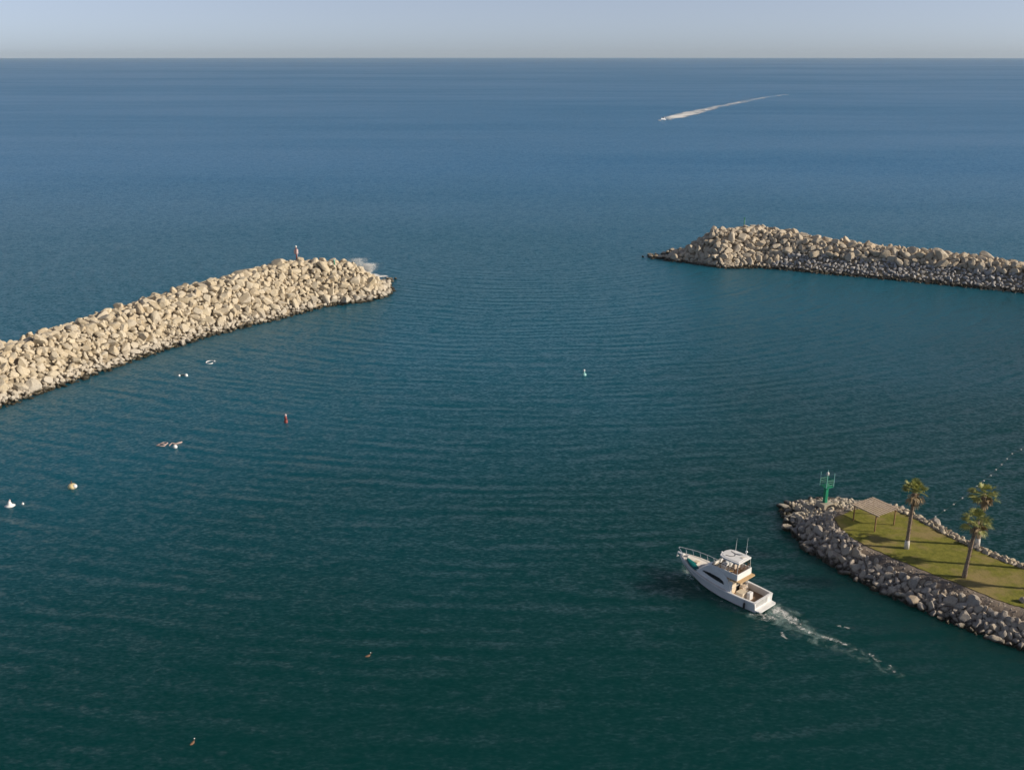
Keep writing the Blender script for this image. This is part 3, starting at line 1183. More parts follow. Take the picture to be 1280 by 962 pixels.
# gunwale cap and foredeck
ckx0, ckx1 = 0.22, 3.35
mb = MB()
for sgn in (1, -1):
    rr = []
    for x in np.linspace(0.0, ckx1 + 0.3, 12):
        rr.append([(x, sgn * (fb(x) + 0.01), fg(x) + 0.0), (x, sgn * (fb(x)), fg(x) + 0.05), (x, sgn * (fb(x) - 0.24), fg(x) + 0.05), (x, sgn * (fb(x) - 0.24), fg(x) - 0.70)])
    mb.add(*loft(rr))
mb.box((0.11, 0, 0.82), (0.22, 2 * fb(0.1) - 0.48, 0.70))
mb.build('cockpit_coaming', M['gelcoat'], yacht)
mb = MB()
rr = []
for x in np.linspace(ckx1, 11.2, 26):
    g = fb(x)
    cam = 0.10 * min(1, g)
    rr.append([(x, g + 0.01, fg(x)), (x, g * 0.97, fg(x) + 0.05), (x, g * 0.86, fg(x) + 0.03), (x, g * 0.5, fg(x) + 0.03 + cam * 0.6), (x, 0, fg(x) + 0.03 + cam),
               (x, -g * 0.5, fg(x) + 0.03 + cam * 0.6), (x, -g * 0.86, fg(x) + 0.03), (x, -g * 0.97, fg(x) + 0.05), (x, -g - 0.01, fg(x))])
mb.add(*loft(rr))
deck = mb.build('foredeck', M['deck_white'], yacht, True)
mb = MB()
mb.box((8.9, 0.0, fg(8.9) + 0.16), (0.55, 0.55, 0.07))
mb.build('deck_hatch', M['cream'], deck, bevel=0.02)
mb = MB()
mb.box((10.2, 0.0, fg(10.2) + 0.17), (0.30, 0.22, 0.18))
mb.tube([(10.25, -0.16, fg(10.2) + 0.2), (10.25, 0.16, fg(10.2) + 0.2)], 0.08, 8)
mb.build('windlass', M['steel'], deck)
# cockpit sole
mb = MB()
mb.prism([(0.2, -1.44), (3.6, -1.62), (3.6, 1.62), (0.2, 1.44)], 0.36, 0.44)
mb.build('cockpit_floor', M['teak'], yacht)
# swim platform
mb = MB()
mb.prism([(0.0, -1.58), (0.0, 1.58), (-0.55, 1.50), (-0.68, 1.25), (-0.68, -1.25), (-0.55, -1.50)], 0.20, 0.32)
mb.build('swim_platform', M['gelcoat'], yacht, bevel=0.03)
# transom door outline and fold
mb = MB()
mb.box((-0.012, -0.95, 0.75), (0.03, 0.62, 0.62))
mb.build('transom_door', M['gelcoat'], yacht, bevel=0.012)
# deckhouse: sides sweep up from the cockpit to the flybridge
prof = [(3.05, 1.15), (3.35, 1.75), (3.75, 2.45), (4.35, 2.98), (5.1, 3.12), (6.2, 3.08), (6.6, 2.92), (7.1, 2.46), (7.6, 2.04), (8.05, 1.80), (8.1, 1.64), (7.2, 1.55), (5.0, 1.22)]


def house_y(x, z):
    base = min(fb(x) - 0.16, 1.62)
    return base - max(0, z - 1.4) * 0.13


mb = MB().mat(M['gelcoat'])
n = len(prof)
vs = [(x, house_y(x, z), z) for (x, z) in prof] + [(x, -house_y(x, z), z) for (x, z) in prof]
fs = [tuple(range(n)), tuple(range(2 * n - 1, n - 1, -1))]
# skin over the front and roof only; the flybridge well is open behind x = 6.2
for i in range(n):
    j = (i + 1) % n
    if i >= 5 and i <= 9:
        fs.append((i, n + i, n + j, j))
mb.add(vs, fs)
# inner faces of the sides
t_in = 0.09
vs2 = [(x, house_y(x, z) - t_in, z) for (x, z) in prof[:6]] + [(x, house_y(x, z), z) for (x, z) in prof[:6]]
for sgn in (1, -1):
    a = [(x, sgn * y_, z) for (x, y_, z) in vs2]
    low = [(x, sgn * (house_y(x, 2.3) - t_in), 2.3) for (x, z) in prof[:6]]
    mb.add(a + low, [(i, i + 1, 7 + i, 6 + i) for i in range(5)] + [(i, 12 + i, 13 + i, i + 1) for i in range(5)])
house = mb.build('deckhouse', None, yacht)
# side windows: dark, pointed at the front
for sgn in (1, -1):
    wp = [(4.05, 1.72), (4.25, 2.03), (4.75, 2.22), (6.0, 2.30), (6.95, 2.22), (7.05, 2.14), (6.1, 1.98), (5.0, 1.80)]
    mb = MB()
    a = [(x, sgn * (house_y(x, z) + 0.022), z) for (x, z) in wp]
    bb = [(x, sgn * (house_y(x, z) - 0.02), z) for (x, z) in wp]
    k = len(wp)
    mb.add(a + bb, [tuple(range(k))] + [(i, (i + 1) % k, k + (i + 1) % k, k + i) for i in range(k)])
    mb.build('side_window', M['dark_glass'], house)
# aft bulkhead of the saloon with its door
mb = MB()
mb.box((3.55, 0, 1.52), (0.10, 2.9, 2.15))
bulk = mb.build('aft_bulkhead', M['cream'], yacht)
mb = MB()
mb.box((3.49, -0.35, 1.42), (0.03, 0.75, 1.75))
mb.build('saloon_door', M['dark_glass'], bulk)
# flybridge deck with an overhang above the cockpit
mb = MB()
mb.prism([(2.15, -1.36), (2.3, -1.45), (6.3, -1.36), (6.3, 1.36), (2.3, 1.45), (2.15, 1.36)], 2.44, 2.56)
mb.build('flybridge_deck', M['tan_deck'], yacht, bevel=0.02)
# coaming round the flybridge
mb = MB()
poly = [(2.62, 1.30), (2.62, -1.30)]
mb.box((2.66, 0, 2.93), (0.09, 2.42, 0.74))
for sgn in (1, -1):
    mb.slab_y([(2.62, 2.56), (4.3, 2.56), (5.4, 2.56), (6.2, 2.60), (6.2, 3.22), (4.4, 3.30), (2.62, 3.30)], sgn * 1.22, sgn * 1.31)
mb.add([(6.2, -1.31, 2.6), (6.2, 1.31, 2.6), (6.2, 1.31, 3.12), (6.2, -1.31, 3.12), (6.1, -1.31, 2.6), (6.1, 1.31, 2.6), (6.1, 1.31, 3.2), (6.1, -1.31, 3.2)],
       [(0, 1, 2, 3), (4, 7, 6, 5), (3, 2, 6, 7)])
mb.build('flybridge_coaming', M['gelcoat'], yacht, bevel=0.015)
# helm console, seats, ladder rail
mb = MB()
mb.slab_y([(4.75, 2.57), (5.45, 2.57), (5.45, 3.25), (5.15, 3.50), (4.75, 3.40)], -0.95, 0.35)
helm = mb.build('helm_console', M['gelcoat'], yacht, bevel=0.03)
mb = MB()
for k in range(16):
    a0, a1 = 2 * PI * k / 16, 2 * PI * (k + 1) / 16
    mb.tube([(4.68 - 0.05 * math.sin(a0), -0.3 + 0.2 * math.cos(a0), 3.28 + 0.2 * math.sin(a0)), (4.68 - 0.05 * math.sin(a1), -0.3 + 0.2 * math.cos(a1), 3.28 + 0.2 * math.sin(a1))], 0.018, 5)
mb.build('steering_wheel', M['steel'], helm)
for (x, y_) in ((4.05, -0.62), (4.05, 0.02)):
    mb = MB()
    mb.box((x, y_, 3.08), (0.48, 0.48, 0.14))
    mb.box((x - 0.22, y_, 3.42), (0.10, 0.48, 0.60))
    mb.tube([(x, y_, 2.56), (x, y_, 3.02)], 0.05, 8)
    mb.build('helm_seat', M['upholstery'], yacht, bevel=0.04)
mb = MB()
mb.box((3.2, 0.55, 2.85), (0.85, 1.15, 0.56))
mb.box((3.2, 1.12, 3.10), (0.85, 0.10, 0.45))
mb.build('lounge_seat', M['brown_seat'], yacht, bevel=0.05)
mb = MB()
mb.box((5.75, 0.45, 2.80), (0.55, 1.3, 0.45))
mb.build('forward_seat', M['cream'], yacht, bevel=0.05)
# hardtop and its frame
ht = [(2.65, -1.12), (2.65, 1.12), (3.3, 1.20), (4.7, 1.16), (5.25, 0.92), (5.45, 0.45), (5.45, -0.45), (5.25, -0.92), (4.7, -1.16), (3.3, -1.20)]
mb = MB()
mb.prism(ht, 4.40, 4.60)
mb.prism([(p[0] * 0.86 + 0.56, p[1] * 0.82) for p in ht], 4.58, 4.64)
top = mb.build('hardtop', M['gelcoat'], yacht, bevel=0.03)
mb = MB()
mb.tube([(4.75, 0.62, 4.66), (4.15, 0.45, 4.66), (3.95, 0.05, 4.66)], 0.03, 6)
mb.tube([(3.95, 0.05, 4.66), (4.20, -0.40, 4.66), (4.85, -0.52, 4.66)], 0.03, 6)
mb.tube([(4.20, -0.40, 4.66), (3.75, -0.45, 4.66), (3.55, -0.75, 4.66)], 0.03, 6)
mb.build('roof_channel', M['black'], top)
mb = MB()
mb.box((3.15, -0.25, 4.665), (0.35, 0.5, 0.05))
mb.build('roof_hatch', M['deck_white'], top, bevel=0.01)
for (x0, y0, x1) in ((2.75, 1.08, 2.75), (2.75, -1.08, 2.75), (4.9, 1.05, 5.3), (4.9, -1.05, 5.3), (3.8, 1.12, 3.8), (3.8, -1.12, 3.8)):
    mb = MB()
    mb.tube([(x1, y0 * 1.14, 3.1), (x0, y0, 4.5)], 0.035, 7)
    mb.build('hardtop_post', M['steel'], yacht)
mb = MB()
for y_ in (-0.62, 0.0, 0.62):
    mb.tube([(2.70, y_ * 1.1, 3.14), (2.72, y_, 4.48)], 0.03, 6)
mb.tube([(2.72, -1.1, 3.75), (2.72, 1.1, 3.75)], 0.03, 6)
mb.tube([(2.72, -0.62, 3.14), (2.72, 0.0, 3.75), (2.72, 0.62, 3.14)], 0.03, 6)
for sgn in (1, -1):
    mb.tube([(2.75, sgn * 1.12, 3.75), (5.2, sgn * 1.1, 3.75)], 0.03, 6)
mb.build('enclosure_frame', M['brown_seat'], yacht)
# windscreen of the flybridge
mb = MB()
mb.add([(6.1, -1.15, 3.2), (6.1, 1.15, 3.2), (5.8, 1.02, 3.62), (5.8, -1.02, 3.62), (6.12, -1.15, 3.2), (6.12, 1.15, 3.2), (5.82, 1.02, 3.62), (5.82, -1.02, 3.62)],
       [(0, 1, 2, 3), (4, 7, 6, 5), (0, 3, 7, 4), (1, 5, 6, 2), (2, 6, 7, 3)])
mb.build('windscreen', M['dark_glass'], yacht)
# antennas, mast light, domes
for (x, y_, z1, lean) in ((4.65, -1.05, 6.1, 0.02), (3.35, -1.12, 6.6, 0.03)):
    mb = MB()
    mb.tube([(x, y_, 4.58), (x - 0.02, y_ - lean, 5.2), (x - 0.05, y_ - lean * 3, z1)], [0.028, 0.022, 0.010], 6)
    mb.build('antenna', M['gelcoat'], yacht)
mb = MB()
mb.tube([(3.22, -1.0, 4.58), (3.22, -1.0, 4.95)], 0.03, 7)
mb.ball((3.22, -1.0, 5.05), 0.15, 12, 0.7)
mb.build('radar_dome', M['gelcoat'], yacht, True)
mb = MB()
mb.tube([(5.3, 0.55, 4.58), (5.3, 0.55, 4.72)], 0.03, 7)
mb.ball((5.3, 0.55, 4.78), 0.09, 10)
mb.build('satellite_dome', M['gelcoat'], yacht, True)
# bow rail: pulpit and starboard side
railx = [6.9, 7.7, 8.5, 9.3, 10.05, 10.75]


def rail_top(x, sgn):
    return (x + 0.10, sgn * (fb(x) - 0.03 + 0.06), fg(x) + 0.66)


mb = MB()
top_pts = [(6.45, -(fb(6.5) - 0.08), fg(6.5) + 0.1)] + [rail_top(x, -1) for x in np.linspace(6.9, 10.75, 12)] + [(11.35, -0.16, 2.80), (11.48, 0, 2.82), (11.35, 0.16, 2.80), rail_top(10.75, 1), rail_top(10.35, 1)]
top_pts.append((10.25, fb(10.2) - 0.05, fg(10.2) + 0.08))
mb.tube(top_pts, 0.036, 6)
for x in railx:
    mb.tube([(x - 0.16, -(fb(x) - 0.07), fg(x) + 0.04), rail_top(x, -1)], 0.024, 6)
mb.tube([(10.6, fb(10.6) - 0.05, fg(10.6) + 0.04), rail_top(10.75, 1)], 0.024, 6)
mb.build('bow_rail', M['steel'], yacht)
mb = MB()
mb.prism([(10.7, -0.22), (11.55, -0.13), (11.62, 0), (11.55, 0.13), (10.7, 0.22)], 2.14, 2.22)
mb.build('bow_pulpit', M['gelcoat'], yacht, bevel=0.02)
mb = MB()
mb.tube([(11.2, 0, 2.10), (11.62, 0, 2.02), (11.70, 0, 1.72)], 0.04, 6)
mb.box((11.60, 0, 1.68), (0.10, 0.42, 0.06))
mb.build('anchor', M['steel'], yacht)
# cockpit furniture
mb = MB()
mb.box((2.35, 0.62, 0.80), (0.85, 0.95, 0.72))
mb.box((2.35, 0.62, 1.18), (0.90, 1.0, 0.05))
mb.build('bait_locker', M['cream'], yacht, bevel=0.03)
mb = MB()
mb.box((1.62, 0.2, 0.86), (0.42, 0.62, 0.84))
mb.build('cockpit_cabinet', M['gelcoat'], yacht, bevel=0.03)
mb = MB()
mb.box((3.1, -0.75, 0.75), (0.5, 0.9, 0.6))
mb.build('bench_seat', M['upholstery'], yacht, bevel=0.04)
mb = MB()
for y_ in (-1.02, -0.72):
    mb.tube([(2.62, y_, 0.44), (2.95, y_, 2.5)], 0.025, 6)
for k in range(6):
    t = (k + 0.7) / 6.3
    mb.tube([(2.62 + 0.33 * t, -1.02, 0.44 + 2.06 * t), (2.62 + 0.33 * t, -0.72, 0.44 + 2.06 * t)], 0.02, 6)
mb.build('boarding_ladder', M['steel'], yacht)
# rods in holders on the hardtop's after edge
Yw = yacht.matrix_basis.copy()
MW = Matrix.Translation(stern) @ Matrix.Rotation(head, 4, 'Z')


def on_yacht(name, mb, mat, label, cat, smooth_=True, bevel=0.0):
    o = mb.build(name, mat, None, smooth_, bevel)
    o.location = stern
    o.rotation_euler = (0, 0, head)
    return tag(o, label, cat)


# teal board lying inside the port gunwale
mb = MB()
lens = []
for k in range(13):
    t = k / 12
    x = 7.6 + 2.3 * t
    w = 0.37 * math.sin(PI * min(0.97, max(0.03, t))) ** 0.6
    yc = fb(x) - 0.38 - 0.05 * math.sin(PI * t)
    lens.append((x, yc, fg(x) + 0.12, w))
rr = [[(x, y_ + w, z - 0.02), (x, y_ + w, z + 0.05), (x, y_, z + 0.08), (x, y_ - w, z + 0.16), (x, y_ - w, z + 0.08)] for (x, y_, z, w) in lens]
vs, fs = loft(rr, True)
mb.add(vs, fs)
mb.add(rr[0], [tuple(range(5))])
mb.add(rr[-1], [tuple(range(5))])
on_yacht('paddle_board', mb, M['teal'], 'teal board lying along the foredeck of the motor yacht', 'board')
mb = MB()
yb = fb(1.15) + 0.12
mb.lathe([(0.03, 0.02), (0.11, 0.08), (0.12, 0.2), (0.12, 0.62), (0.10, 0.74), (0.03, 0.80)], (1.15, yb, 0.08), 12)
mb.tube([(1.15, yb, 0.86), (1.15, yb - 0.06, 1.16)], 0.012, 5)
on_yacht('fender', mb, M['black'], 'black fender hanging on the side of the motor yacht near its stern', 'fender')


# ------------------------------------------------------------------ distant speedboat
fbp = at(831, 150.2)
fwd = at(820, 152) - fbp
fh = math.atan2(fwd.y, fwd.x)
sb = empty('speedboat', (fbp.x, fbp.y, 0), fh, 'small white speedboat racing over the open sea with a long wake', 'speedboat')
pit = Matrix.Rotation(R(-5), 3, 'Y')


def sbm(mb):
    mb.v = [tuple(pit @ Vector(p)) for p in mb.v]
    return mb


K = 1.25
rings = []
for (x, g, z, cbv, czv, kv) in ((0, 1.15, 0.95, 1.0, 0.15, -0.3), (3, 1.25, 1.05, 1.05, 0.2, -0.3), (5.5, 1.05, 1.25, 0.75, 0.4, -0.2), (7.2, 0.55, 1.45, 0.3, 0.8, 0.2), (8.0, 0.05, 1.55, 0.03, 1.2, 1.0)):
    rings.append([(x * K, g, z), (x * K, cbv, czv), (x * K, 0, kv), (x * K, -cbv, czv), (x * K, -g, z)])
mb = MB()
mb.add(*loft(rings))
mb.add(rings[0], [(0, 1, 2, 3, 4)])
for a, b_ in zip(rings[:-1], rings[1:]):
    mb.add([(a[0][0], a[0][1] * .97, a[0][2] - 0.05), (a[4][0], a[4][1] * .97, a[4][2] - 0.05), (b_[4][0], b_[4][1] * .97, b_[4][2] - 0.05), (b_[0][0], b_[0][1] * .97, b_[0][2] - 0.05)], [(0, 1, 2, 3)])
sbm(mb).build('hull', M['gelcoat'], sb)
mb = MB()
mb.slab_y([(2.6, 1.0), (4.6, 1.1), (4.3, 1.75), (3.4, 2.0), (2.6, 1.95)], -0.7, 0.7)
sbm(mb).build('console', M['gelcoat'], sb, bevel=0.05)
mb = MB()
mb.add([(4.35, -0.68, 1.8), (4.35, 0.68, 1.8), (3.8, 0.6, 2.3), (3.8, -0.6, 2.3)], [(0, 1, 2, 3)])
mb.add([(4.40, -0.68, 1.8), (4.40, 0.68, 1.8), (3.85, 0.6, 2.3), (3.85, -0.6, 2.3)], [(0, 3, 2, 1)])
sbm(mb).build('windshield', M['dark_glass'], sb)
mb = MB()
mb.box((2.6, 0, 3.0), (2.3, 1.7, 0.1))
for x in (1.7, 3.5):
    for y_ in (-0.75, 0.75):
        mb.tube([(x, y_, 1.0), (x, y_, 3.0)], 0.04, 5)
sbm(mb).build('canopy_top', M['gelcoat'], sb)
mb = MB()
mb.box((-0.35, 0, 0.95), (0.55, 0.45, 0.75))
mb.box((-0.3, 0, 0.3), (0.2, 0.15, 0.8))
sbm(mb).build('outboard_motor', M['black'], sb, bevel=0.08)
w0 = fbp
spray('sea_spray', [((w0.x + 5, w0.y + 8, 0.0), 3.5, 8.0, 1.8, 260, 0.16), ((w0.x - 6, w0.y - 9, 0.0), 1.6, 2.5, 1.0, 70, 0.15)], 'white spray flung up behind the distant speedboat')


# ------------------------------------------------------------------ navigation marks
def light_beacon(name, loc, rz, scale, body, light, label, cat, panel=None):
    t = empty(name, loc, rz, label, cat)
    s = scale

    def P_(x, y_, z):
        return (x * s, y_ * s, z * s)
    mb = MB()
    mb.prism([(-0.8 * s, -0.8 * s), (0.8 * s, -0.8 * s), (0.8 * s, 0.8 * s), (-0.8 * s, 0.8 * s)], -0.55 * s, 0.12 * s)
    mb.build('concrete_base', M['concrete'], t, bevel=0.05 * s)
    mb = MB()
    mb.prism([(-0.22 * s, -0.22 * s), (0.22 * s, -0.22 * s), (0.22 * s, 0.22 * s), (-0.22 * s, 0.22 * s)], 0.12 * s, 2.35 * s)
    for k in range(7):
        mb.tube([P_(0.26, -0.16, 0.4 + 0.3 * k), P_(0.26, 0.16, 0.4 + 0.3 * k)], 0.02 * s, 5)
    mb.build('column', body, t, bevel=0.02 * s)
    mb = MB()
    mb.prism([(-0.62 * s, -0.62 * s), (0.62 * s, -0.62 * s), (0.62 * s, 0.62 * s), (-0.62 * s, 0.62 * s)], 2.352 * s, 2.44 * s)
    mb.build('platform', body, t)
    mb = MB()
    for h in (2.75, 3.05, 3.35):
        c4 = [(-0.6, -0.6), (0.6, -0.6), (0.6, 0.6), (-0.6, 0.6)]
        for i in range(4):
            mb.tube([P_(*c4[i], h), P_(*c4[(i + 1) % 4], h)], 0.035 * s, 6)
    mb.build('railing', body, t)
    for (x, y_) in ((-0.6, -0.6), (0.6, -0.6), (0.6, 0.6), (-0.6, 0.6)):
        mb = MB()
        mb.tube([P_(x, y_, 2.44), P_(x, y_, 4.3)], 0.05 * s, 6)
        mb.build('post', panel or body, t)
    mb = MB()
    mb.tube([P_(0, 0, 2.44), P_(0, 0, 3.9)], 0.10 * s, 8)
    mast = mb.build('mast', body, t)
    mb = MB()
    mb.lathe([(0.10 * s, 3.9 * s), (0.17 * s, 3.95 * s), (0.17 * s, 4.25 * s), (0.08 * s, 4.36 * s)], (0, 0, 0), 12)
    mb.build('lantern', light, mast, True)
    return t


light_beacon('light_beacon', (mk.x, mk.y, ZP + 0.02), R(25), 0.97, M['green_metal'], M['white_paint'], 'green metal light beacon with railed platform on a concrete base', 'beacon', M['turquoise'])
# red light on the breakwater
rp = None
for z in np.arange(4.0, 9.0, 0.05):
    p = at(371, 325.5, z)
    if lh(p.x, p.y) + 0.5 >= z:
        rp = p
        break
rp = rp or at(371, 325.5, 6)


def post_light(name, loc, s, body, panel, label):
    t = empty(name, loc, R(20), label, 'beacon')
    mb = MB()
    mb.prism([(-0.6 * s, -0.6 * s), (0.6 * s, -0.6 * s), (0.6 * s, 0.6 * s), (-0.6 * s, 0.6 * s)], -0.8 * s, 0.1 * s)
    mb.build('concrete_base', M['concrete'], t)
    mb = MB()
    mb.tube([(0, 0, 0.1 * s), (0, 0, 3.3 * s)], 0.14 * s, 10)
    col = mb.build('post', body, t, True)
    for k in range(3):
        a = R(30 + 120 * k)
        mb = MB()
        mb.box((0.36 * s * math.cos(a), 0.36 * s * math.sin(a), 2.25 * s), (0.5 * s, 0.07 * s, 1.15 * s), a)
        mb.build('day_panel', panel, t)
    mb = MB()
    mb.tube([(0.26 * s, 0, 0.1 * s), (0.24 * s, 0, 3.0 * s)], 0.035 * s, 5)
    mb.build('conduit', M['white_paint'], t)
    mb = MB()
    mb.lathe([(0.12 * s, 3.3 * s), (0.24 * s, 3.36 * s), (0.24 * s, 3.72 * s), (0.1 * s, 3.84 * s)], (0, 0, 0), 12)
    mb.build('lantern', M['white_paint'], col, True)
    return t


post_light('light_post', rp, 0.95, M['red_metal'], M['pink_paint'], 'red and pale pink light post standing on the breakwater crest')


def on_mound(px, py, hf, zs=(1, 10), lift=0.4):
    for z in np.arange(zs[0], zs[1], 0.05):
        p = at(px, py, z)
        if hf(p.x, p.y) + lift >= z and hf(p.x, p.y) > 0.3:
            pass
        else:
            continue
        return p
    return at(px, py, zs[0])


def from_top(px, py, hf, lift=0.5):
    """first point of the mound met by the sight line through a pixel, coming from above."""
    for z in np.arange(12, 0.0, -0.05):
        p = at(px, py, z)
        if hf(p.x, p.y) + lift >= z:
            return p
    return at(px, py, 0)


def slim_post(name, loc, h, mats, label):
    t = empty(name, loc, 0.3, label, 'marker post')
    mb = MB()
    mb.tube([(0, 0, -0.6), (0, 0, h)], 0.16, 8)
    mb.build('post', mats[0], t, True)
    mb = MB()
    mb.box((0, 0, h + 0.12), (0.42, 0.42, 0.26), 0.4)
    mb.build('cap', mats[1], t, bevel=0.03)
    mb = MB()
    mb.tube([(0.24, -0.05, -0.5), (0.22, -0.05, h * 0.75)], 0.05, 6)
    mb.build('conduit', M['white_paint'], t)
    return t


slim_post('marker_post', from_top(930, 282.5, rh), 2.6, (M['green_metal'], M['green_metal']), 'thin dark green marker post on the breakwater across the harbour mouth')
slim_post('marker_post', from_top(418, 331.5, lh), 1.1, (M['green_metal'], M['turquoise']), 'short pale green marker post on the tip of the tan breakwater')


def channel_buoy(loc, label, body, topm, h, ring):
    t = empty('channel_buoy', loc, 0.4, label, 'buoy')
    mb = MB()
    mb.lathe([(0.28, -0.25), (0.42, -0.05), (0.46, 0.18), (0.36, 0.32), (0.20, 0.42)] if ring else [(0.25, -0.3), (0.30, 0.0), (0.28, 0.35), (0.22, 0.5)], (0, 0, 0), 16)
    mb.build('float', body, t, True)
    mb = MB()
    mb.lathe([(0.20, 0.42), (0.18, h * 0.6), (0.13, h - 0.25)] if ring else [(0.22, 0.5), (0.20, h - 0.25)], (0, 0, 0), 12)
    sp = mb.build('spar', body, t, True)
    mb = MB()
    mb.lathe([(0.13, h - 0.25), (0.19, h - 0.22), (0.19, h), (0.08, h + 0.1)], (0, 0, 0), 12)
    mb.build('lantern', topm, t, True)
    return t


channel_buoy(at(357.5, 528), 'slim red channel buoy standing upright in the harbour', M['red_metal'], M['pink_paint'], 1.35, False)
channel_buoy(at(730, 469), 'slim pale turquoise channel buoy standing upright in the harbour', M['turquoise'], M['float_white'], 1.05, True)


# ------------------------------------------------------------------ floats on the water
line_px = [(1150 + a / 7.4, 550 + b_ / 7.4) for a, b_ in ((140, 710), (223, 651), (308, 595), (390, 537), (458, 484), (523, 428), (588, 377), (652, 328), (700, 274), (752, 228), (802, 174), (850, 127), (934, 88))]
fm = None
pts = []
for i, (x, y) in enumerate(line_px):
    p = at(x, y)
    pts.append(p)
    if fm is None:
        mb = MB()
        prof = [(0.125 * math.sin(t), -0.11 * math.cos(t) + 0.03) for t in np.linspace(0.1, PI - 0.1, 9)]
        mb.lathe(prof, (0, 0, 0), 14)
        o = mb.build('line_float', M['float_grey'], None, True)
        fm = o
    else:
        o = fm.copy()
        C.objects.link(o)
    o.location = p
    o.rotation_euler = (0.2 * math.sin(i), 0.2 * math.cos(2 * i), i)
    tag(o, 'white float strung on the boom line beyond the palms', 'float', 'white floats of the boom line')
pts2 = []
full = [at(1155, 655)] + pts + [at(1310, 540)]
for a, b_ in zip(full[:-1], full[1:]):
    for k in range(4):
        q = a.lerp(b_, k / 4)
        pts2.append((q.x + 0.05 * math.sin(k * 2.1 + a.x), q.y, 0.015 - 0.03 * math.sin(PI * k / 4)))
mb = MB()
mb.tube(pts2, 0.02, 5)
tag(mb.build('boom_rope', M['rope']), 'thin dark rope joining the white boom floats', 'rope')


def ball_float(px, py, r, mat, label, name='ball_float', cat='float', sq=1.0):
    p = at(px, py)
    t = empty(name, p, random.random() * 6, label, cat)
    mb = MB()
    mb.ball((0, 0, r * 0.45), r, 14, sq)
    mb.build('float', mat, t, True)
    mb = MB()
    mb.tube([(0, 0, r * (0.45 + sq) - 0.04), (0, 0, r * (0.45 + sq) + 0.12)], 0.05, 6)
    mb.build('eye', M['steel'], t)
    return t


ball_float(219, 559.5, 0.34, M['float_white'], 'round white ball float beside the pinkish pipe frame')
ball_float(28.6, 630, 0.16, M['float_white'], 'tiny white ball float beside the white cone buoy')


def pipe_frame(loc, rz, loops, r, mat, label, name='pipe_raft'):
    t = empty(name, loc, rz, label, 'float')
    for lp in loops:
        mb = MB()
        q = [Vector((*p, 0.05 + (p[2] if len(p) > 2 else 0))) if len(p) == 2 else Vector(p) for p in lp]
        mb.tube(q, r, 6)
        mb.build('pipe', mat, t, True)
    return t


pf = at(211, 555)
pipe_frame(pf, R(10), [[(-1.75, -0.5), (-0.9, 0.75), (-0.2, 0.45), (-0.55, -0.75), (-1.75, -0.5)], [(-1.2, 0.1), (-0.4, -0.15)],
                       [(0.15, -0.75), (0.45, 0.3), (1.05, -0.05), (1.85, 0.55)], [(0.75, -0.45), (1.75, 0.25), (1.85, 0.55)]], 0.09, M['frame_pink'], 'pinkish pipe frame floating low in the water beside a white ball')
pf = at(262.5, 453)
t = pipe_frame(pf, 0.2, [[(0.75 * math.cos(a), 1.0 * math.sin(a)) for a in np.linspace(0.3, 5.6, 12)]], 0.10, M['float_white'], 'white broken ring floating nearest the breakwater rocks', 'floating_ring')
mb = MB()
mb.ball((0.8, 0.4, 0.12), 0.16)
mb.build('float', M['float_white'], t, True)
pf = at(228.5, 470)
t = empty('twin_float', pf, 0.1, 'dark bar with a white float at each end drifting off the breakwater', 'float')
for (x, r) in ((-0.62, 0.24), (0.62, 0.32)):
    mb = MB()
    mb.ball((x, 0, 0.12), r)
    mb.build('float', M['float_white'], t, True)
mb = MB()
mb.tube([(-0.5, 0, 0.08), (0.0, 0.2, 0.16), (0.5, 0, 0.08)], 0.12, 8)
mb.build('bar', M['rope'], t, True)
# mooring buoys
pf = at(90.5, 609.5)
t = empty('mooring_buoy', pf, 0.3, 'cream rounded mooring buoy with a tan stained side', 'buoy')
mb = MB()
mb.lathe([(0.25, -0.2), (0.55, 0.0), (0.60, 0.28), (0.42, 0.52), (0.15, 0.60)], (0, 0, 0), 16)
mb.build('body', M['float_cream'], t, True)
mb = MB()
mb.ball((0.38, -0.25, 0.30), 0.30)
mb.build('fender_ball', M['float_white'], t, True)
mb = MB()
mb.tube([(-0.05, 0.1, 0.55), (-0.05, 0.1, 0.95)], 0.07, 7)
mb.build('pick_up_post', M['float_brown'], t, True)
pf = at(12.5, 632)
t = empty('mooring_buoy', pf, 0.0, 'white cone shaped mooring buoy with a flat rim', 'buoy')
t.scale = (0.78, 0.78, 0.78)
mb = MB()
mb.lathe([(0.72, -0.05), (0.85, 0.05), (0.70, 0.14), (0.36, 0.30), (0.22, 0.75), (0.10, 0.9)], (0, 0, 0), 16)
mb.build('body', M['float_white'], t, True)
mb = MB()
mb.ball((0.05, 0.1, 0.98), 0.16)
mb.build('top_ball', M['pink_paint'], t, True)


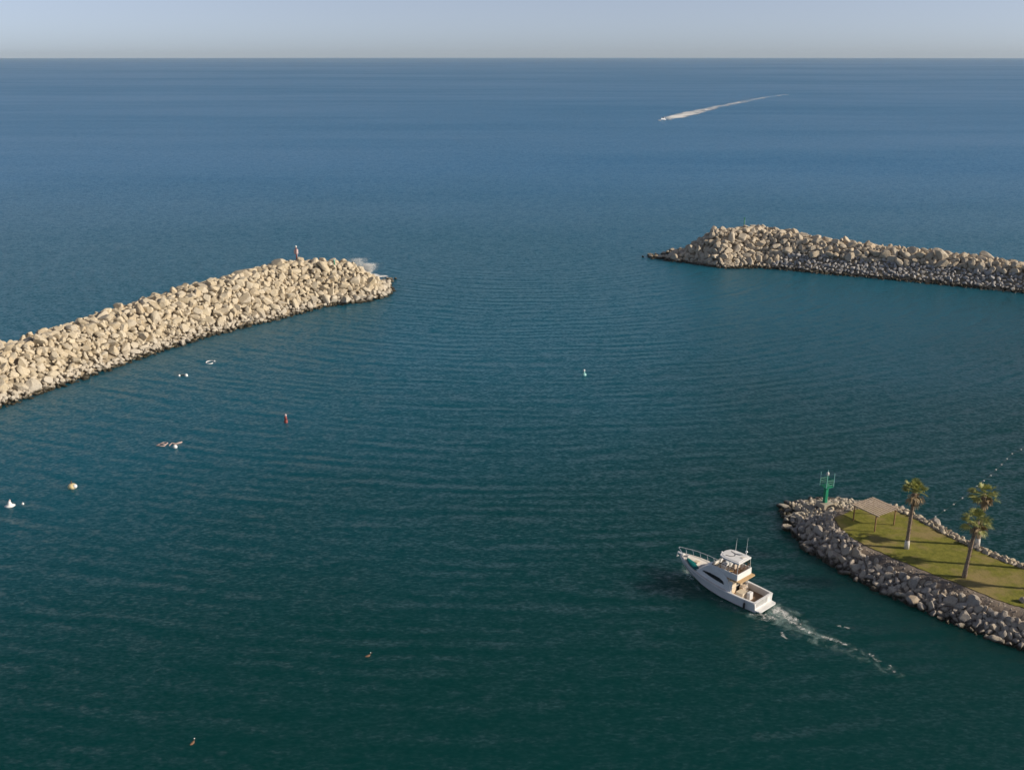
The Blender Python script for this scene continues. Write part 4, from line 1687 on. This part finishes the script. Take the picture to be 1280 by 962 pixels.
# brown and white birds resting on the water
def sea_bird(px, py, rz, label):
    p = at(px, py)
    t = empty('sea_bird', p, rz, label, 'bird')
    t.scale = (0.62, 0.62, 0.62)
    mb = MB().mat(M['float_brown'])
    vs, fs = loft([[(x, w * math.cos(a), z + hh * math.sin(a)) for a in np.linspace(0, 2 * PI, 10)[:-1]] for (x, w, z, hh) in
                   ((-0.52, 0.03, 0.16, 0.02), (-0.38, 0.14, 0.12, 0.08), (-0.1, 0.22, 0.10, 0.17), (0.2, 0.20, 0.10, 0.17), (0.34, 0.11, 0.14, 0.12), (0.42, 0.065, 0.28, 0.08), (0.43, 0.055, 0.42, 0.06), (0.48, 0.06, 0.52, 0.06), (0.56, 0.02, 0.50, 0.02))], True)
    mb.add(vs, fs)
    mb.mat(M['float_white'])
    mb.ball((0.47, 0, 0.53), 0.085, 10)
    mb.build('body', None, t, True)
    mb = MB()
    mb.tube([(0.52, 0, 0.50), (0.66, 0, 0.40), (0.80, 0, 0.30)], [0.04, 0.03, 0.008], 6)
    mb.build('bill', M['float_brown'], t)
    return t


sea_bird(460, 820, 0.6, 'brown bird with white head resting on open water below the harbour mouth')
sea_bird(240.5, 929, 1.2, 'brown bird with white head resting on the water nearest the camera')


# ------------------------------------------------------------------ shade shelter
pL, pM, pR = at(960 + 788 / 7.4, 590 + 447 / 7.4, ZP + .05), at(960 + 985 / 7.4, 590 + 550 / 7.4, ZP + .05), at(960 + 1163 / 7.4, 590 + 487 / 7.4, ZP + .05)
pB = pL + pR - pM
zt = ZP + 2.65
ex = (pR - pM).normalized()
ey = (pL - pM).normalized()
lenx, leny = (pR - pM).length, (pL - pM).length
shel = empty('shade_shelter', (pM + pR + pL + pB) / 4, math.atan2(ex.y, ex.x), 'pale slatted wooden shade shelter on thin posts over the lawn', 'shelter')
cx_ = (pM + pR + pL + pB) / 4


def loc2(p):
    q = Matrix.Rotation(-math.atan2(ex.y, ex.x), 3, 'Z') @ (p - cx_)
    return q


for p in (pL, pM, pR, pB):
    q = loc2(p)
    mb = MB()
    mb.box((q.x, q.y, 1.0), (0.13, 0.13, 2.0))
    mb.build('post', M['wood_post'], shel, bevel=0.01)
hx, hy = lenx / 2 + 0.28, leny / 2 + 0.28
for sgn in (-1, 1):
    mb = MB()
    mb.box((sgn * (lenx / 2), 0, 2.06), (0.12, 2 * hy, 0.14))
    mb.build('beam', M['wood_pale'], shel, bevel=0.01)
nsl = 9
for k in range(nsl):
    x = -hx + (k + 0.5) * 2 * hx / nsl
    mb = MB()
    mb.box((x, 0, 2.18), (2 * hx / nsl * 0.66, 2 * hy + random.uniform(-0.03, 0.03), 0.05))
    mb.build('roof_slat', M['wood_pale'], shel, bevel=0.008)
for k in range(3):
    y_ = -hy + 0.12 + k * (2 * hy - 0.24) / 2
    mb = MB()
    mb.box((0, y_, 2.142), (2 * hx - 0.06, 0.07, 0.022))
    mb.build('batten', M['wood_pale'], shel)


# ------------------------------------------------------------------ palms
def palm(px, py, crown_px, white, seed, label, h=None, rot=0.0):
    rg = random.Random(seed)
    base = at(px, py, ZP + 0.05)
    if h is None:
        # height and lean from where the heart of the crown shows
        for h in np.arange(3, 12, 0.05):
            d = base.y * math.cos(PITCH) - (base.z + h - H) * math.sin(PITCH)
            v = -base.y * math.sin(PITCH) - (base.z + h - H) * math.cos(PITCH)
            if CY + F * v / d < crown_px[1]:
                break
        dx = (crown_px[0] - (CX + F * base.x / d)) * d / F
    else:
        dx = crown_px
    t = empty('fan_palm', base, 0, label, 'palm tree', 'fan palms on the lawn')
    pts, rad = [], []
    for k in range(15):
        u = k / 14
        pts.append((dx * (u ** 1.25), 0.12 * math.sin(u * 2.4 + seed), h * u))
        rad.append(0.27 - 0.09 * min(1, u * 3.5) + 0.015 * (k % 2) + (0.07 if u > 0.86 else 0))
    mb = MB()
    mb.tube(pts, rad, 10)
    # leaf-base boots up the trunk
    for k in range(int(16 * h)):
        u = rg.uniform(0.25, 0.98)
        a = rg.uniform(0, 2 * PI)
        r0 = float(np.interp(u * 14, range(15), rad))
        c = Vector((dx * u ** 1.25, 0.12 * math.sin(u * 2.4 + seed), h * u)) + Vector((math.cos(a) * r0, math.sin(a) * r0, 0))
        out = Vector((math.cos(a), math.sin(a), 0.9)).normalized()
        side = Vector((-math.sin(a), math.cos(a), 0)) * 0.07
        mb.add([c - side, c + side, c + out * 0.16 + side * 0.6, c + out * 0.16 - side * 0.6], [(0, 1, 2, 3)])
    trunk = mb.build('trunk', M['trunk'], t, True)
    if white:
        mb = MB()
        k = 3
        mb.tube([(p[0], p[1], p[2]) for p in pts[:k]], [r_ + 0.025 for r_ in rad[:k]], 12)
        mb.build('painted_base', M['whitewash'], trunk, True)
    top_ = Vector(pts[-1])

    def frond(mb, az, el, pl, bl, nb, spread_, droop, jit):
        d = Vector((math.cos(az) * math.cos(el), math.sin(az) * math.cos(el), math.sin(el)))
        side = Vector((-math.sin(az), math.cos(az), 0))
        up = side.cross(d) * -1
        p0 = top_ + Vector((0, 0, rg.uniform(-0.25, 0.1))) + d * 0.12
        p1_ = p0 + d * pl + Vector((0, 0, -0.10 * pl))
        w = side * 0.025
        mb.add([p0 - w, p0 + w, p1_ + w, p1_ - w], [(0, 1, 2, 3)])
        mb.add([p0 + up * 0.02, p0 - up * 0.02, p1_ - up * 0.02, p1_ + up * 0.02], [(0, 1, 2, 3)])
        for k in range(nb):
            a = (k / (nb - 1) - 0.5) * 2 * spread_ + rg.uniform(-jit, jit)
            ln = bl * (1 - 0.28 * abs(a / spread_) ** 2) * rg.uniform(0.88, 1.08)
            dd = (d * math.cos(a) + side * math.sin(a) + up * (0.22 * abs(math.sin(a)) + rg.uniform(-0.06, 0.06))).normalized()
            wv = dd.cross(up).normalized() * (0.05 if k % 2 else 0.042)
            lift = up * 0.018
            a1 = p1_ + dd * ln * 0.55 + Vector((0, 0, -droop * ln * 0.12))
            a2 = p1_ + dd * ln * 0.95 + Vector((0, 0, -droop * ln * rg.uniform(0.35, 0.75)))
            mb.add([p1_ - wv * 0.3, p1_ + wv * 0.3, a1 + wv + lift, a1 - wv - lift, a2], [(0, 1, 2, 3), (3, 2, 4)])

    mb = MB()
    for k in range(28):
        el = R(rg.choice([82, 70, 58, 46, 34, 22, 10, -4, -16]) + rg.uniform(-7, 7))
        frond(mb, 2.39996 * k + rg.uniform(-0.3, 0.3), el, rg.uniform(0.65, 1.0), rg.uniform(0.85, 1.1), 15, R(78), 0.55, 0.05)
    mb.build('crown', M['frond'], t)
    mb = MB()
    for k in range(20):
        el = R(rg.uniform(-72, -22))
        az = rot + rg.gauss(0, 1.3)
        frond(mb, az, el, rg.uniform(0.45, 0.75), rg.uniform(0.65, 0.9), 12, R(55), 0.8, 0.09)
    mb.build('dead_fronds', M['dead_frond'], t)
    return t


palm(1133.5, 685.5, (1143.5, 615), True, 1, 'fan palm with whitewashed trunk foot standing nearest the shade shelter', rot=-0.3)
palm(1204.5, 720.5, (1222.5, 652), False, 5, 'leaning fan palm with bare brown trunk at the gravel edge of the lawn', rot=-0.2)
palm(1221.5, 681.5, (1230, 617), True, 9, 'fan palm on the far rim of the lawn partly hidden by the leaning palm', rot=-0.3)
palm(1289, 711, 0.3, True, 13, 'fan palm whose drooping frond tips reach in at the picture edge', h=7.3, rot=2.5)
palm(1352, 740, 0.2, False, 17, 'fan palm beyond the picture edge casting its shadow over the lawn', h=7.0)

# ------------------------------------------------------------------ haze
hz = MB()
hz.box((0, 0, (-1.0 + H + 26) / 2), (2 * SR + 400, 2 * SR + 400, H + 26 + 1.0))
m = bpy.data.materials.new('haze')
m.use_nodes = True
nt = m.node_tree
nt.nodes.remove(nt.nodes['Principled BSDF'])
pv = nt.nodes.new('ShaderNodeVolumePrincipled')
pv.inputs['Color'].default_value = (0.72, 0.87, 1.0, 1)
pv.inputs['Density'].default_value = 0.000038
pv.inputs['Anisotropy'].default_value = 0.0
nt.links.new(pv.outputs[0], nt.nodes['Material Output'].inputs['Volume'])
tag(hz.build('haze', m), kind='stuff')

# ------------------------------------------------------------------ light, sky, camera
w = bpy.data.worlds.new('World')
S.world = w
w.use_nodes = True
nt = w.node_tree
sky = nt.nodes.new('ShaderNodeTexSky')
sky.sky_type = 'NISHITA'
sky.sun_disc = False
sky.sun_elevation = SUN_EL
sky.sun_rotation = PI / 2 - SUN_AZ
sky.altitude = 0
sky.air_density = 0.42
sky.dust_density = 0.45
sky.ozone_density = 4.0
bg = nt.nodes['Background']
bg.inputs['Strength'].default_value = 0.115
hs = nt.nodes.new('ShaderNodeHueSaturation')
hs.inputs['Saturation'].default_value = 0.54
nt.links.new(sky.outputs[0], hs.inputs['Color'])
nt.links.new(mixc(nt, 1.0, hs.outputs[0], (0.985, 0.98, 0.99), 'MULTIPLY'), bg.inputs['Color'])

sl = bpy.data.lights.new('sun', 'SUN')
sl.energy = 5.0
sl.angle = R(0.5)
sl.color = (1.0, 0.88, 0.71)
so = bpy.data.objects.new('sun', sl)
C.objects.link(so)
so.rotation_mode = 'QUATERNION'
so.rotation_quaternion = SUNV.to_track_quat('Z', 'Y')
so.location = (100, -20, 80)

cam = bpy.data.cameras.new('camera')
cam.sensor_width = 36
cam.lens = 36 * F / 1280
cam.clip_start = 0.5
cam.clip_end = 60000
co = bpy.data.objects.new('camera', cam)
C.objects.link(co)
co.location = (0, 0, H)
co.rotation_euler = (PI / 2 - PITCH, 0, 0)
S.camera = co
S.view_settings.view_transform = 'Standard'
S.view_settings.look = 'None'
S.view_settings.exposure = 0.0
S.view_settings.gamma = 1.0
S.render.resolution_x, S.render.resolution_y = 1024, 769
S.cycles.max_bounces = 6
S.cycles.sample_clamp_indirect = 3.0
S.cycles.sample_clamp_direct = 8.0
S.cycles.use_denoising = True
